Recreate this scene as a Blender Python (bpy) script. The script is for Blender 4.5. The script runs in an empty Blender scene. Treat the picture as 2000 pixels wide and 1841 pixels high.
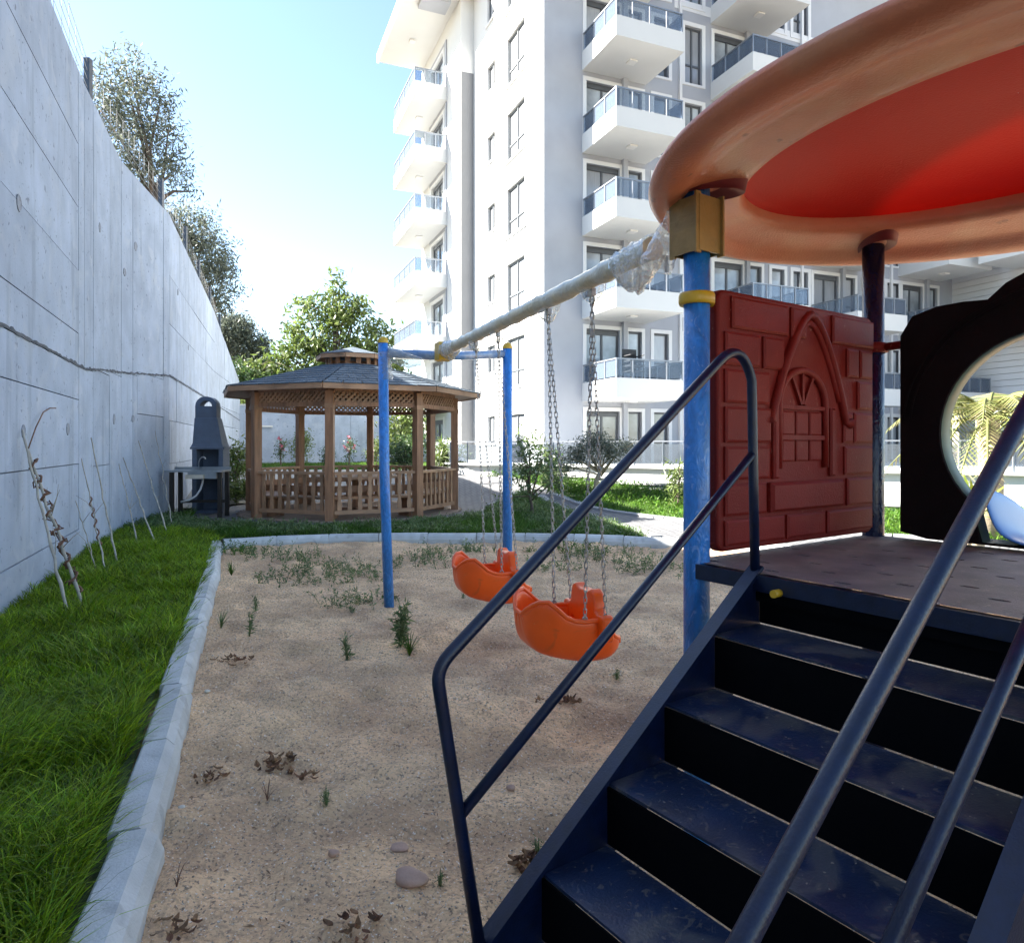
import bpy, math, random
import numpy as np
from mathutils import Vector, Matrix
from mathutils.geometry import delaunay_2d_cdt

random.seed(7)
SC = bpy.context.scene
COL = SC.collection
R = math.radians

# ------------------------------------------------------------ camera, sky, sun, exposure
EYE = 1.5
cam = bpy.data.cameras.new('camera'); cam_o = bpy.data.objects.new('camera', cam)
COL.objects.link(cam_o); SC.camera = cam_o
cam.sensor_width = 36; cam.sensor_fit = 'HORIZONTAL'; cam.lens = 24.3
cam.shift_y = -0.02625
cam.clip_start = 0.05; cam.clip_end = 3000
cam_o.location = (0, 0, EYE); cam_o.rotation_euler = (R(90), 0, 0)

SUN_EL, SUN_AZ = R(35.5), R(-84)          # azimuth clockwise from +Y
world = bpy.data.worlds.new('World'); SC.world = world; world.use_nodes = True
wn = world.node_tree
sky = wn.nodes.new('ShaderNodeTexSky'); sky.sky_type = 'NISHITA'; sky.sun_disc = False
sky.sun_elevation = SUN_EL; sky.sun_rotation = SUN_AZ
sky.air_density = 1.0; sky.dust_density = 0.4; sky.ozone_density = 1.0
wn.links.new(sky.outputs[0], wn.nodes['Background'].inputs[0])
wn.nodes['Background'].inputs[1].default_value = 0.057
sun = bpy.data.lights.new('sun', 'SUN'); sun.energy = 5.0; sun.angle = R(0.5); sun.color = (1, .95, .87)
sun_o = bpy.data.objects.new('sun', sun); COL.objects.link(sun_o)
sv = Vector((math.sin(SUN_AZ)*math.cos(SUN_EL), math.cos(SUN_AZ)*math.cos(SUN_EL), math.sin(SUN_EL)))
sun_o.rotation_euler = sv.to_track_quat('Z', 'Y').to_euler()
sun_o.location = sv*60
SC.view_settings.view_transform = 'Standard'; SC.view_settings.look = 'None'
SC.view_settings.gamma = 1; SC.view_settings.use_curve_mapping = False
SC.view_settings.exposure = 2.88
SC.cycles.max_bounces = 7; SC.cycles.transparent_max_bounces = 12
SC.cycles.use_denoising = True

# ------------------------------------------------------------ materials
MATS = {}
def mat(name, base, rough=.6, metal=0., var=.15, scale=4., bump=0., bscale=60., coat=0., spec=.5,
        var2=0., scale2=.6, island=0., trans=0., tint=None, coords='Object', stretch=None, bdetail=4, distort=0.):
    m = bpy.data.materials.new(name); m.use_nodes = True; MATS[name] = m
    nt = m.node_tree; N = nt.nodes; L = nt.links
    p = N['Principled BSDF']
    p.inputs['Roughness'].default_value = rough; p.inputs['Metallic'].default_value = metal
    p.inputs['Specular IOR Level'].default_value = spec
    p.inputs['Coat Weight'].default_value = coat*.8; p.inputs['Coat Roughness'].default_value = .12
    tc = N.new('ShaderNodeTexCoord'); src = tc.outputs[coords]
    if stretch:
        mp = N.new('ShaderNodeMapping'); mp.inputs['Scale'].default_value = stretch
        L.new(src, mp.inputs[0]); src = mp.outputs[0]
    def noise(sc, det=4, dist=0.):
        n = N.new('ShaderNodeTexNoise'); n.inputs['Scale'].default_value = sc
        n.inputs['Detail'].default_value = det; n.inputs['Distortion'].default_value = dist
        L.new(src, n.inputs['Vector']); return n.outputs['Fac']
    fac = N.new('ShaderNodeMapRange'); fac.inputs[1].default_value = .3; fac.inputs[2].default_value = .7
    fac.inputs[3].default_value = 1-var; fac.inputs[4].default_value = 1+var
    L.new(noise(scale, 5, distort), fac.inputs[0]); cur = fac.outputs[0]
    def mul(a, b):
        x = N.new('ShaderNodeMath'); x.operation = 'MULTIPLY'; L.new(a, x.inputs[0]); L.new(b, x.inputs[1]); return x.outputs[0]
    if var2:
        f2 = N.new('ShaderNodeMapRange'); f2.inputs[1].default_value = .3; f2.inputs[2].default_value = .7
        f2.inputs[3].default_value = 1-var2; f2.inputs[4].default_value = 1+var2
        L.new(noise(scale2, 3), f2.inputs[0]); cur = mul(cur, f2.outputs[0])
    if island:
        g = N.new('ShaderNodeNewGeometry'); f3 = N.new('ShaderNodeMapRange')
        f3.inputs[3].default_value = 1-island; f3.inputs[4].default_value = 1+island
        L.new(g.outputs['Random Per Island'], f3.inputs[0]); cur = mul(cur, f3.outputs[0])
    col = N.new('ShaderNodeRGB'); col.outputs[0].default_value = (*base, 1); cs = col.outputs[0]
    if tint:
        mx = N.new('ShaderNodeMix'); mx.data_type = 'RGBA'
        mx.inputs[6].default_value = (*base, 1); mx.inputs[7].default_value = (*tint, 1)
        if island:
            w = N.new('ShaderNodeMath'); w.operation = 'FRACT'
            w2 = N.new('ShaderNodeMath'); w2.operation = 'MULTIPLY'; w2.inputs[1].default_value = 7.31
            L.new(g.outputs['Random Per Island'], w2.inputs[0]); L.new(w2.outputs[0], w.inputs[0]); L.new(w.outputs[0], mx.inputs[0])
        else:
            mr = N.new('ShaderNodeMapRange'); mr.inputs[1].default_value = .4; mr.inputs[2].default_value = .62
            L.new(noise(scale*.7+.3, 4), mr.inputs[0]); L.new(mr.outputs[0], mx.inputs[0])
        cs = mx.outputs[2]
    hs = N.new('ShaderNodeVectorMath'); hs.operation = 'SCALE'
    L.new(cs, hs.inputs[0]); L.new(cur, hs.inputs['Scale'])
    L.new(hs.outputs[0], p.inputs['Base Color'])
    if bump:
        b = N.new('ShaderNodeBump'); b.inputs['Strength'].default_value = bump; b.inputs['Distance'].default_value = .01
        L.new(noise(bscale, bdetail, distort), b.inputs['Height']); L.new(b.outputs[0], p.inputs['Normal'])
    if trans:
        t = N.new('ShaderNodeBsdfTranslucent'); L.new(hs.outputs[0], t.inputs[0])
        ms = N.new('ShaderNodeMixShader'); ms.inputs[0].default_value = trans
        L.new(p.outputs[0], ms.inputs[1]); L.new(t.outputs[0], ms.inputs[2])
        L.new(ms.outputs[0], N['Material Output'].inputs[0])
    m['src'] = 1
    return m

def glass_mat(name, color, gloss=.25, rough=.02, bump=0., body=None):
    m = bpy.data.materials.new(name); m.use_nodes = True; MATS[name] = m
    nt = m.node_tree; N = nt.nodes; L = nt.links
    N.remove(N['Principled BSDF'])
    t = N.new('ShaderNodeBsdfTransparent'); t.inputs[0].default_value = (*color, 1)
    g = N.new('ShaderNodeBsdfGlossy'); g.inputs['Roughness'].default_value = rough; g.inputs[0].default_value = (.9, .95, 1, 1)
    lw = N.new('ShaderNodeLayerWeight'); lw.inputs[0].default_value = gloss
    mx = N.new('ShaderNodeMixShader'); L.new(lw.outputs['Facing' if bump else 'Fresnel'], mx.inputs[0])
    L.new(t.outputs[0], mx.inputs[1]); L.new(g.outputs[0], mx.inputs[2]); L.new(mx.outputs[0], N['Material Output'].inputs[0])
    if body:
        db = N.new('ShaderNodeBsdfDiffuse'); db.inputs[0].default_value = (*body,1); m3 = N.new('ShaderNodeMixShader'); m3.inputs[0].default_value = .3
        L.new(mx.outputs[0], m3.inputs[1]); L.new(db.outputs[0], m3.inputs[2]); L.new(m3.outputs[0], N['Material Output'].inputs[0])
    if bump:
        df = N.new('ShaderNodeBsdfTranslucent'); df.inputs[0].default_value = (.85,.84,.8,1); d2 = N.new('ShaderNodeBsdfDiffuse'); d2.inputs[0].default_value = (.8,.79,.75,1)
        ad = N.new('ShaderNodeMixShader'); L.new(df.outputs[0], ad.inputs[1]); L.new(d2.outputs[0], ad.inputs[2]); m2 = N.new('ShaderNodeMixShader'); m2.inputs[0].default_value = .2
        L.new(mx.outputs[0], m2.inputs[1]); L.new(ad.outputs[0], m2.inputs[2]); L.new(m2.outputs[0], N['Material Output'].inputs[0])
        tc = N.new('ShaderNodeTexCoord'); n = N.new('ShaderNodeTexNoise'); n.inputs['Scale'].default_value = 18; n.inputs['Distortion'].default_value = 1.5
        L.new(tc.outputs['Object'], n.inputs['Vector'])
        b = N.new('ShaderNodeBump'); b.inputs['Strength'].default_value = bump; b.inputs['Distance'].default_value = .03
        L.new(n.outputs['Fac'], b.inputs['Height']); L.new(b.outputs[0], g.inputs['Normal']); L.new(b.outputs[0], lw.inputs['Normal'])
    return m

def add_spots(m, scale, thr, color, amt=1., coords='Object', distort=0., stretch=None, soft=.03, lower=True, mask_scale=None):
    """mix a second colour into the base colour where a noise passes a threshold (stains, chips, grains, painted glints and glare)"""
    nt = m.node_tree; N = nt.nodes; L = nt.links; p = N['Principled BSDF']
    old = p.inputs['Base Color'].links[0].from_socket
    tc = N.new('ShaderNodeTexCoord'); src = tc.outputs[coords]
    if stretch:
        mp = N.new('ShaderNodeMapping'); mp.inputs['Scale'].default_value = stretch; L.new(src, mp.inputs[0]); src = mp.outputs[0]
    n = N.new('ShaderNodeTexNoise'); n.inputs['Scale'].default_value = scale; n.inputs['Detail'].default_value = 3; n.inputs['Distortion'].default_value = distort
    L.new(src, n.inputs['Vector'])
    mr = N.new('ShaderNodeMapRange'); mr.inputs[1].default_value = thr; mr.inputs[2].default_value = thr+soft
    mr.inputs[3].default_value = 0; mr.inputs[4].default_value = amt
    L.new(n.outputs['Fac'], mr.inputs[0]); f = mr.outputs[0]
    mx = N.new('ShaderNodeMix'); mx.data_type = 'RGBA'; L.new(f, mx.inputs[0]); L.new(old, mx.inputs[6]); mx.inputs[7].default_value = (*color, 1)
    L.new(mx.outputs[2], p.inputs['Base Color'])
    return m

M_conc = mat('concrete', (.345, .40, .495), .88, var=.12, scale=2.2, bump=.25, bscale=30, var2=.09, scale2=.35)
add_spots(M_conc, 13, .665, (.15, .17, .21), .8, soft=.03, distort=.6)
add_spots(M_conc, 4, .57, (.25, .29, .35), .55, stretch=(1, 1, .12), soft=.1)
add_spots(M_conc, 2.3, .6, (.55, .57, .60), .4, soft=.15, distort=1.)
add_spots(M_conc, 1.1, .56, (.40, .44, .50), .5, soft=.12, distort=2.)
add_spots(M_conc, 26, .68, (.16, .18, .22), .7, soft=.03, distort=.3)
M_joint = mat('joint', (.09, .10, .12), .9, var=.3, scale=8)
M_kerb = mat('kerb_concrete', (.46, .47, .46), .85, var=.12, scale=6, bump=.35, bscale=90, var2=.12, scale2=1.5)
add_spots(M_kerb, 7, .6, (.27, .27, .26), .5, soft=.08)
M_sand = mat('sand', (.76, .50, .28), .95, var=.26, scale=1.6, bump=1., bscale=42, var2=.14, scale2=.5, bdetail=8, tint=(.56, .35, .195))
add_spots(M_sand, 70, .59, (.16, .11, .08), .8, soft=.05)
add_spots(M_sand, 34, .50, (.36, .23, .14), .55, soft=.12, distort=1.2)
add_spots(M_sand, 95, .64, (.8, .74, .64), .8, soft=.03)
M_soil = mat('soil', (.16, .13, .09), .95, var=.2, scale=6, bump=.5, bscale=60)
M_turf = mat('turf_soil', (.035, .06, .015), .95, var=.3, scale=5, bump=.8, bscale=40, tint=(.06, .07, .025))
M_yard = mat('yard_concrete', (.24, .235, .22), .85, var=.12, scale=2, bump=.2, bscale=50)
M_path = mat('path_pavers', (.30, .30, .30), .85, var=.1, scale=3, bump=.2, bscale=50)
M_blade = mat('grass_blade', (.075, .19, .006), .45, var=.25, scale=1.6, island=.75, tint=(.26, .34, .015), trans=.4, spec=.3)
M_lawn = mat('lawn_blade', (.045, .125, .012), .5, var=.2, scale=.9, island=.45, tint=(.10, .18, .02), trans=.35, spec=.3)
M_olive = mat('olive_leaf', (.075, .095, .07), .55, var=.2, scale=.8, island=.4, tint=(.15, .165, .125), trans=.35)
M_leafy = mat('tree_leaf', (.085, .135, .03), .5, var=.2, scale=.8, island=.4, tint=(.15, .19, .05), trans=.4)
M_leafd = mat('dark_leaf', (.035, .075, .025), .45, var=.2, scale=.8, island=.4, tint=(.07, .12, .03), trans=.3)
M_weed = mat('weed_leaf', (.08, .15, .045), .55, var=.2, scale=3, island=.35, tint=(.19, .23, .10), trans=.35)
M_yucca = mat('yucca_leaf', (.17, .23, .02), .5, var=.2, scale=3, island=.3, tint=(.26, .29, .05), trans=.35)
M_palm = mat('palm_leaf', (.16, .20, .05), .6, var=.2, scale=3, island=.3, tint=(.28, .24, .11), trans=.3)
M_bark = mat('bark', (.12, .09, .07), .9, var=.3, scale=8, bump=.6, bscale=30)
M_bark2 = mat('pale_bark', (.36, .29, .20), .9, var=.3, scale=12, bump=.6, bscale=40)
M_cane = mat('cane', (.36, .33, .27), .7, var=.25, scale=14, bump=.3, bscale=60)
M_vine = mat('dry_vine', (.16, .08, .05), .9, var=.4, scale=20, bump=.6, bscale=60)
M_dry = mat('dry_leaf', (.30, .18, .09), .85, var=.3, scale=20, island=.5, tint=(.15, .07, .04), trans=.15)
M_wood = mat('stained_wood', (.29, .145, .075), .55, var=.28, scale=3, bump=.25, bscale=30, stretch=(6, 6, .8), var2=.15, scale2=1.)
M_woodh = mat('stained_plank', (.34, .19, .105), .55, var=.25, scale=3, bump=.2, bscale=30, island=.12, var2=.15, scale2=1.)
M_shing = mat('shingle', (.075, .10, .125), .8, var=.2, scale=6, bump=.5, bscale=120, island=.22)
M_deckb = mat('floor_board', (.26, .19, .14), .8, var=.2, scale=4, bump=.2, bscale=40, island=.3)
M_white = mat('white_render', (.60, .60, .585), .8, var=.02, scale=1, bump=.1, bscale=40, var2=.02, scale2=.3)
M_grey = mat('grey_render', (.34, .355, .39), .8, var=.06, scale=1, bump=.15, bscale=40, var2=.08, scale2=.2)
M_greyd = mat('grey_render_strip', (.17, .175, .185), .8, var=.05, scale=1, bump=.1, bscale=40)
M_trim = mat('white_trim', (.66, .66, .66), .6, var=.02, scale=2)
M_framel = mat('pale_window_frame', (.09, .10, .11), .5, var=.05, scale=3)
M_frame = mat('window_frame', (.075, .08, .09), .4, var=.1, scale=3)
M_pane = mat('window_pane', (.30, .33, .36), .06, var=.5, scale=.35, spec=.9, var2=.4, scale2=1.2)
M_curt = mat('pane_with_curtain', (.30, .31, .33), .12, var=.1, scale=6, spec=.8, stretch=(4, 4, .3))
M_steel = mat('steel', (.50, .50, .50), .3, metal=.9, var=.1, scale=10)
M_galv = mat('chain_steel', (.42, .41, .39), .42, metal=.85, var=.3, scale=30)
M_rail = mat('balcony_rail', (.24, .26, .29), .4, metal=.5, var=.1, scale=5)
M_lamp = mat('lamp_housing', (.70, .69, .66), .5, var=.05, scale=5)
M_gl = glass_mat('balcony_glass', (.84, .90, .95), .25, body=(.17,.20,.25))
M_glt = glass_mat('terrace_glass', (.74, .77, .80), .25, body=(.16,.18,.20))
M_film = glass_mat('clear_film', (.93, .93, .90), .22, .12, bump=1.)
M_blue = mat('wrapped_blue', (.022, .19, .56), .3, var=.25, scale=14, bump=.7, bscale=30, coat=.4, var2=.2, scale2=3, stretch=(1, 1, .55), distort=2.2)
add_spots(M_blue, 18, .63, (.30, .45, .75), .4, distort=3., soft=.05, stretch=(1, 1, .6))  # pale glints of the film wrap, painted into the colour
M_blue_backlit = mat('backlit_blue_post', (.006, .012, .05), .25, var=.25, scale=14, bump=.6, bscale=30, coat=.35, distort=2.2, stretch=(1,1,.55))  # darker copy of the wrapped blue; backlit shade put into the colour
M_bluebar = mat('wrapped_crossbar', (.12, .25, .48), .25, var=.2, scale=10, bump=.5, bscale=22, coat=.6, distort=2., tint=(.30, .38, .50))
M_cream = mat('wrapped_cream', (.68, .58, .36), .32, var=.14, scale=7, bump=.8, bscale=16, coat=.35, distort=2.2, tint=(.66, .62, .48))
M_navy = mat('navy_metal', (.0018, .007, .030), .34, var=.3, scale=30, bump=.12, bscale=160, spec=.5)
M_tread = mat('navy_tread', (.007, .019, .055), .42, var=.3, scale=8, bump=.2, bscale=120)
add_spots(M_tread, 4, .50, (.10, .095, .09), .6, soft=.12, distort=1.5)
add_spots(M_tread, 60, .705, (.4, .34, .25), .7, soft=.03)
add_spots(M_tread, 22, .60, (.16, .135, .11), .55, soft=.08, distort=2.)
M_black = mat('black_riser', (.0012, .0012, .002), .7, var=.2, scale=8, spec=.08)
M_yellow = mat('yellow_plastic', (.60, .36, .02), .35, var=.1, scale=8, bump=.1, bscale=60)
M_brkt = mat('yellow_bracket', (.32, .20, .06), .4, var=.25, scale=8, bump=.3, bscale=30, distort=1.)
M_brick = mat('red_plastic', (.19, .012, .007), .55, var=.12, scale=5, bump=.25, bscale=140, var2=.1, scale2=1.5, spec=.22)
add_spots(M_brick, 3.5, .55, (.27, .06, .04), .4, soft=.15)
M_hood = mat('dark_hood_plastic', (.010, .006, .006), .75, var=.2, scale=6, bump=.3, bscale=120, spec=.15)
M_hoodin = mat('green_grey_rim', (.10, .14, .09), .5, var=.15, scale=6)
M_ring = mat('canopy_ring', (.66, .205, .09), .5, var=.12, scale=3, bump=.3, bscale=110, var2=.15, scale2=1.2, coat=.12)
add_spots(M_ring, 2.2, .52, (.66, .34, .18), .6, soft=.14, distort=.4)  # tan glare patches on the underside, painted into the colour
add_spots(M_ring, 9, .70, (.22, .07, .04), .6, soft=.04)
M_sock = mat('socket_red', (.20, .02, .015), .6, var=.1, scale=6)
M_orange = mat('orange_plastic', (.93, .11, .004), .36, var=.05, scale=5, bump=.06, bscale=90, coat=.15)
add_spots(M_orange, 9, .64, (.55, .10, .02), .5, soft=.1, distort=1.)
add_spots(M_orange, 60, .70, (.75, .35, .15), .6, soft=.03, distort=2., stretch=(1,1,.3))
add_spots(M_brick, 40, .70, (.45, .20, .15), .5, soft=.03, distort=2., stretch=(1,1,.4))
M_slide = mat('slide_blue', (.07, .22, .55), .35, var=.05, scale=5)
M_deck = mat('deck_plate', (.165, .13, .13), .55, var=.25, scale=7, bump=.3, bscale=160, tint=(.22, .17, .15), var2=.15, scale2=2)
add_spots(M_deck, 45, .66, (.36, .28, .2), .6, soft=.04)
M_bbq = mat('barbecue_concrete', (.10, .13, .19), .8, var=.12, scale=5, bump=.3, bscale=60)
M_stainless = mat('stainless', (.42, .45, .47), .28, metal=.8, var=.15, scale=6)
M_dark = mat('dark_leg', (.02, .016, .014), .6, var=.2, scale=8)
M_hose = mat('white_hose', (.55, .56, .58), .5, var=.1, scale=8)
M_stone = mat('stone', (.42, .27, .20), .8, var=.2, scale=12, bump=.4, bscale=60)
M_pale = mat('pale_stone', (.55, .50, .42), .8, var=.2, scale=6, bump=.6, bscale=20)
M_pink = mat('pink_flower', (.50, .10, .16), .6, var=.2, scale=8, island=.3)
M_fpost = mat('fence_post', (.03, .045, .07), .5, var=.1, scale=5)
M_wire = mat('wire', (.20, .20, .20), .5, metal=.5, var=.1, scale=5)

# bright translucent dome of the play tower roof
md = bpy.data.materials.new('dome_plastic'); md.use_nodes = True
_N, _L = md.node_tree.nodes, md.node_tree.links
_p = _N['Principled BSDF']; _p.inputs['Base Color'].default_value = (.58, .016, .006, 1); _p.inputs['Roughness'].default_value = .6; _p.inputs['Specular IOR Level'].default_value = .2
_t = _N.new('ShaderNodeBsdfTranslucent'); _t.inputs[0].default_value = (.72, .008, .003, 1)
_m = _N.new('ShaderNodeMixShader'); _m.inputs[0].default_value = .035
_n = _N.new('ShaderNodeTexNoise'); _n.inputs['Scale'].default_value = 120; _tc = _N.new('ShaderNodeTexCoord'); _L.new(_tc.outputs['Object'], _n.inputs['Vector'])
_b = _N.new('ShaderNodeBump'); _b.inputs['Strength'].default_value = .2; _b.inputs['Distance'].default_value = .01
_L.new(_n.outputs['Fac'], _b.inputs['Height']); _L.new(_b.outputs[0], _p.inputs['Normal'])
_L.new(_p.outputs[0], _m.inputs[1]); _L.new(_t.outputs[0], _m.inputs[2]); _L.new(_m.outputs[0], _N['Material Output'].inputs[0])
M_dome = md

def object_tone(m, amt):
    """each cast panel or stone has its own slight tone"""
    nt = m.node_tree; N = nt.nodes; L = nt.links; p = N['Principled BSDF']; old = p.inputs['Base Color'].links[0].from_socket
    oi = N.new('ShaderNodeObjectInfo'); mr = N.new('ShaderNodeMapRange'); mr.inputs[3].default_value = 1-amt; mr.inputs[4].default_value = 1+amt
    L.new(oi.outputs['Random'], mr.inputs[0]); sc = N.new('ShaderNodeVectorMath'); sc.operation = 'SCALE'; L.new(old, sc.inputs[0]); L.new(mr.outputs[0], sc.inputs['Scale']); L.new(sc.outputs[0], p.inputs['Base Color'])
object_tone(M_conc, .07); object_tone(M_kerb, .08); object_tone(M_woodh, .14); object_tone(M_shing, .15); object_tone(M_curt, .3); object_tone(M_pane, .5); object_tone(M_brick, .05)
for _nd in M_sand.node_tree.nodes:
    if _nd.type == 'BUMP': _nd.inputs['Distance'].default_value = .022
# path paving pattern
def brick_pattern(m, w, h, mortar=(.06, .06, .06), ms=.012, c1=(.13, .13, .135), c2=(.17, .168, .165), rot=0):
    nt = m.node_tree; N = nt.nodes; L = nt.links; p = N['Principled BSDF']
    tc = N.new('ShaderNodeTexCoord'); mp = N.new('ShaderNodeMapping'); mp.inputs['Rotation'].default_value = (0, 0, rot)
    L.new(tc.outputs['Object'], mp.inputs[0])
    b = N.new('ShaderNodeTexBrick'); b.inputs['Scale'].default_value = 1
    b.inputs['Brick Width'].default_value = w; b.inputs['Row Height'].default_value = h; b.inputs['Mortar Size'].default_value = ms
    b.inputs['Color1'].default_value = (*c1, 1); b.inputs['Color2'].default_value = (*c2, 1); b.inputs['Mortar'].default_value = (*mortar, 1)
    L.new(mp.outputs[0], b.inputs['Vector']); L.new(b.outputs['Color'], p.inputs['Base Color'])
    bp = N.new('ShaderNodeBump'); bp.inputs['Strength'].default_value = .8; bp.inputs['Distance'].default_value = .01; bp.invert = True
    L.new(b.outputs['Fac'], bp.inputs['Height']); L.new(bp.outputs[0], p.inputs['Normal'])
brick_pattern(M_path, .22, .11, rot=R(-50))

# ------------------------------------------------------------ mesh helpers
class MB:
    def __init__(self, M=None):
        self.v = []; self.f = []; self.s = []; self.M = M
    def add(self, vs, fs, smooth=False):
        o = len(self.v)
        if self.M is not None:
            vs = [self.M @ Vector(v) for v in vs]
        self.v.extend([tuple(v) for v in vs])
        self.f.extend([tuple(o+i for i in f) for f in fs]); self.s.extend([smooth]*len(fs))
        return self
    def bb(self, x0, x1, y0, y1, z0, z1):
        vs = [(x0,y0,z0),(x1,y0,z0),(x1,y1,z0),(x0,y1,z0),(x0,y0,z1),(x1,y0,z1),(x1,y1,z1),(x0,y1,z1)]
        return self.add(vs, [(0,3,2,1),(4,5,6,7),(0,1,5,4),(1,2,6,5),(2,3,7,6),(3,0,4,7)])
    def bar(self, p, q, w, h, up=(0,0,1)):
        p, q = Vector(p), Vector(q); d = (q-p).normalized(); u = Vector(up)
        s = d.cross(u)
        if s.length < 1e-4: s = d.cross(Vector((1,0,0)))
        s.normalize(); u = s.cross(d).normalized(); vs = []
        for c in (p, q):
            for a, b in ((-1,-1),(1,-1),(1,1),(-1,1)): vs.append(c+s*a*w/2+u*b*h/2)
        return self.add(vs, [(3,2,1,0),(4,5,6,7),(0,1,5,4),(1,2,6,5),(2,3,7,6),(3,0,4,7)])
    def frust(self, x0, x1, z0, z1, y0, y1, b):
        """raised block: back rectangle at y0, bevelled to a smaller one at y1"""
        vs = [(x0,y0,z0),(x1,y0,z0),(x1,y0,z1),(x0,y0,z1)]
        ym = y0+(y1-y0)*.6
        vs += [(x0,ym,z0),(x1,ym,z0),(x1,ym,z1),(x0,ym,z1)]
        vs += [(x0+b,y1,z0+b),(x1-b,y1,z0+b),(x1-b,y1,z1-b),(x0+b,y1,z1-b)]
        fs = [(0,1,2,3)]
        for k in (0, 4):
            for i in range(4): fs.append((k+i, k+(i+1)%4, k+4+(i+1)%4, k+4+i))
        fs.append((8,9,10,11)); return self.add(vs, fs)
    def tube(self, pts, r, n=10, closed=False, cap=True):
        pts = [Vector(p) for p in pts]; k = len(pts); rs = r if hasattr(r, '__len__') else [r]*k
        T = []
        for i in range(k):
            a = pts[(i-1) % k] if (closed or i > 0) else pts[i]; b = pts[(i+1) % k] if (closed or i < k-1) else pts[i]
            T.append((b-a).normalized())
        up = Vector((0,0,1)) if abs(T[0].z) < .9 else Vector((1,0,0))
        nrm = T[0].cross(up).normalized(); vs = []
        for i in range(k):
            nrm = (nrm - T[i]*nrm.dot(T[i])).normalized(); bi = T[i].cross(nrm)
            for j in range(n):
                a = 2*math.pi*j/n; vs.append(pts[i]+(nrm*math.cos(a)+bi*math.sin(a))*rs[i])
        fs = []
        for i in range(k if closed else k-1):
            for j in range(n):
                a = i*n+j; b = i*n+(j+1) % n; c = ((i+1) % k)*n+(j+1) % n; d = ((i+1) % k)*n+j; fs.append((a,b,c,d))
        self.add(vs, fs, True)
        if cap and not closed:
            o = len(self.v)-len(vs)
            self.f.append(tuple(range(o, o+n))[::-1]); self.f.append(tuple(range(o+(k-1)*n, o+k*n))); self.s += [False, False]
        return self
    def lathe(self, prof, n=32, c=(0,0,0), closed=False):
        vs = []; k = len(prof)
        for r, z in prof:
            for j in range(n):
                a = 2*math.pi*j/n; vs.append((c[0]+r*math.cos(a), c[1]+r*math.sin(a), c[2]+z))
        fs = []
        for i in range(k if closed else k-1):
            for j in range(n): fs.append((i*n+j, i*n+(j+1) % n, ((i+1) % k)*n+(j+1) % n, ((i+1) % k)*n+j))
        return self.add(vs, fs, True)
    def prism(self, poly, a0, a1, axis='z', smooth=False):
        k = len(poly)
        def P(p, a): return (p[0], p[1], a) if axis == 'z' else (p[0], a, p[1])
        vs = [P(p, a0) for p in poly]+[P(p, a1) for p in poly]
        fs = [tuple(range(k))[::-1], tuple(range(k, 2*k))]
        self.add(vs, fs); o = len(self.v)-2*k
        for i in range(k): self.f.append((o+i, o+(i+1) % k, o+k+(i+1) % k, o+k+i)); self.s.append(smooth)
        return self
    def build(self, name, m, parent=None, smooth=None):
        me = bpy.data.meshes.new(name); me.from_pydata(self.v, [], self.f)
        me.polygons.foreach_set('use_smooth', self.s if smooth is None else [smooth]*len(self.f))
        me.materials.append(m); me.update()
        return link(name, me, parent)

def link(name, me, parent=None, M=None):
    o = bpy.data.objects.new(name, me); COL.objects.link(o)
    if parent is not None: o.parent = parent
    if M is not None: o.matrix_local = M
    return o
def npmesh(name, V, F, m, parent=None, smooth=False):
    """V (n,3), F (k,3|4)"""
    me = bpy.data.meshes.new(name); V = np.asarray(V, 'f4'); F = np.asarray(F, 'i4'); c = F.shape[1]
    me.vertices.add(len(V)); me.vertices.foreach_set('co', V.ravel())
    me.loops.add(F.size); me.loops.foreach_set('vertex_index', F.ravel())
    me.polygons.add(len(F)); me.polygons.foreach_set('loop_start', np.arange(0, F.size, c, dtype='i4'))
    me.polygons.foreach_set('use_smooth', np.full(len(F), smooth))
    me.update(calc_edges=True); me.materials.append(m)
    return link(name, me, parent)
def tag(o, label=None, cat=None, group=None, kind=None):
    if label: o['label'] = label
    if cat: o['category'] = cat
    if group: o['group'] = group
    if kind: o['kind'] = kind
    return o
def thing(name, label, cat, loc=(0,0,0), rz=0., group=None):
    o = bpy.data.objects.new(name, None); COL.objects.link(o); o.empty_display_size = .2
    o.location = loc; o.rotation_euler = (0, 0, rz); return tag(o, label, cat, group)
def inv(root):
    return (Matrix.Translation(root.location) @ Matrix.Rotation(root.rotation_euler[2], 4, 'Z')).inverted()
def copy_tree(o, parent=None):
    c = o.copy(); COL.objects.link(c)
    if parent is not None: c.parent = parent
    for ch in o.children: copy_tree(ch, c)
    return c
TR = Matrix.Translation
def FRM(o, x, y, z=(0,0,1)):
    """matrix with local x,y,z axes and origin"""
    return Matrix(((x[0], y[0], z[0], o[0]), (x[1], y[1], z[1], o[1]), (x[2], y[2], z[2], o[2]), (0,0,0,1)))

# value noise for terrain
def vnoise(x, y, seed=0):
    xi = np.floor(x).astype(int); yi = np.floor(y).astype(int); fx = x-xi; fy = y-yi
    fx = fx*fx*(3-2*fx); fy = fy*fy*(3-2*fy)
    def h(a, b):
        n = (a*374761393+b*668265263+seed*982451653) & 0x7fffffff
        n = ((n ^ (n >> 13))*1274126177) & 0x7fffffff
        return ((n ^ (n >> 16)) & 0xffff)/65535.
    return (h(xi, yi)*(1-fx)+h(xi+1, yi)*fx)*(1-fy)+(h(xi, yi+1)*(1-fx)+h(xi+1, yi+1)*fx)*fy

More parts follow.
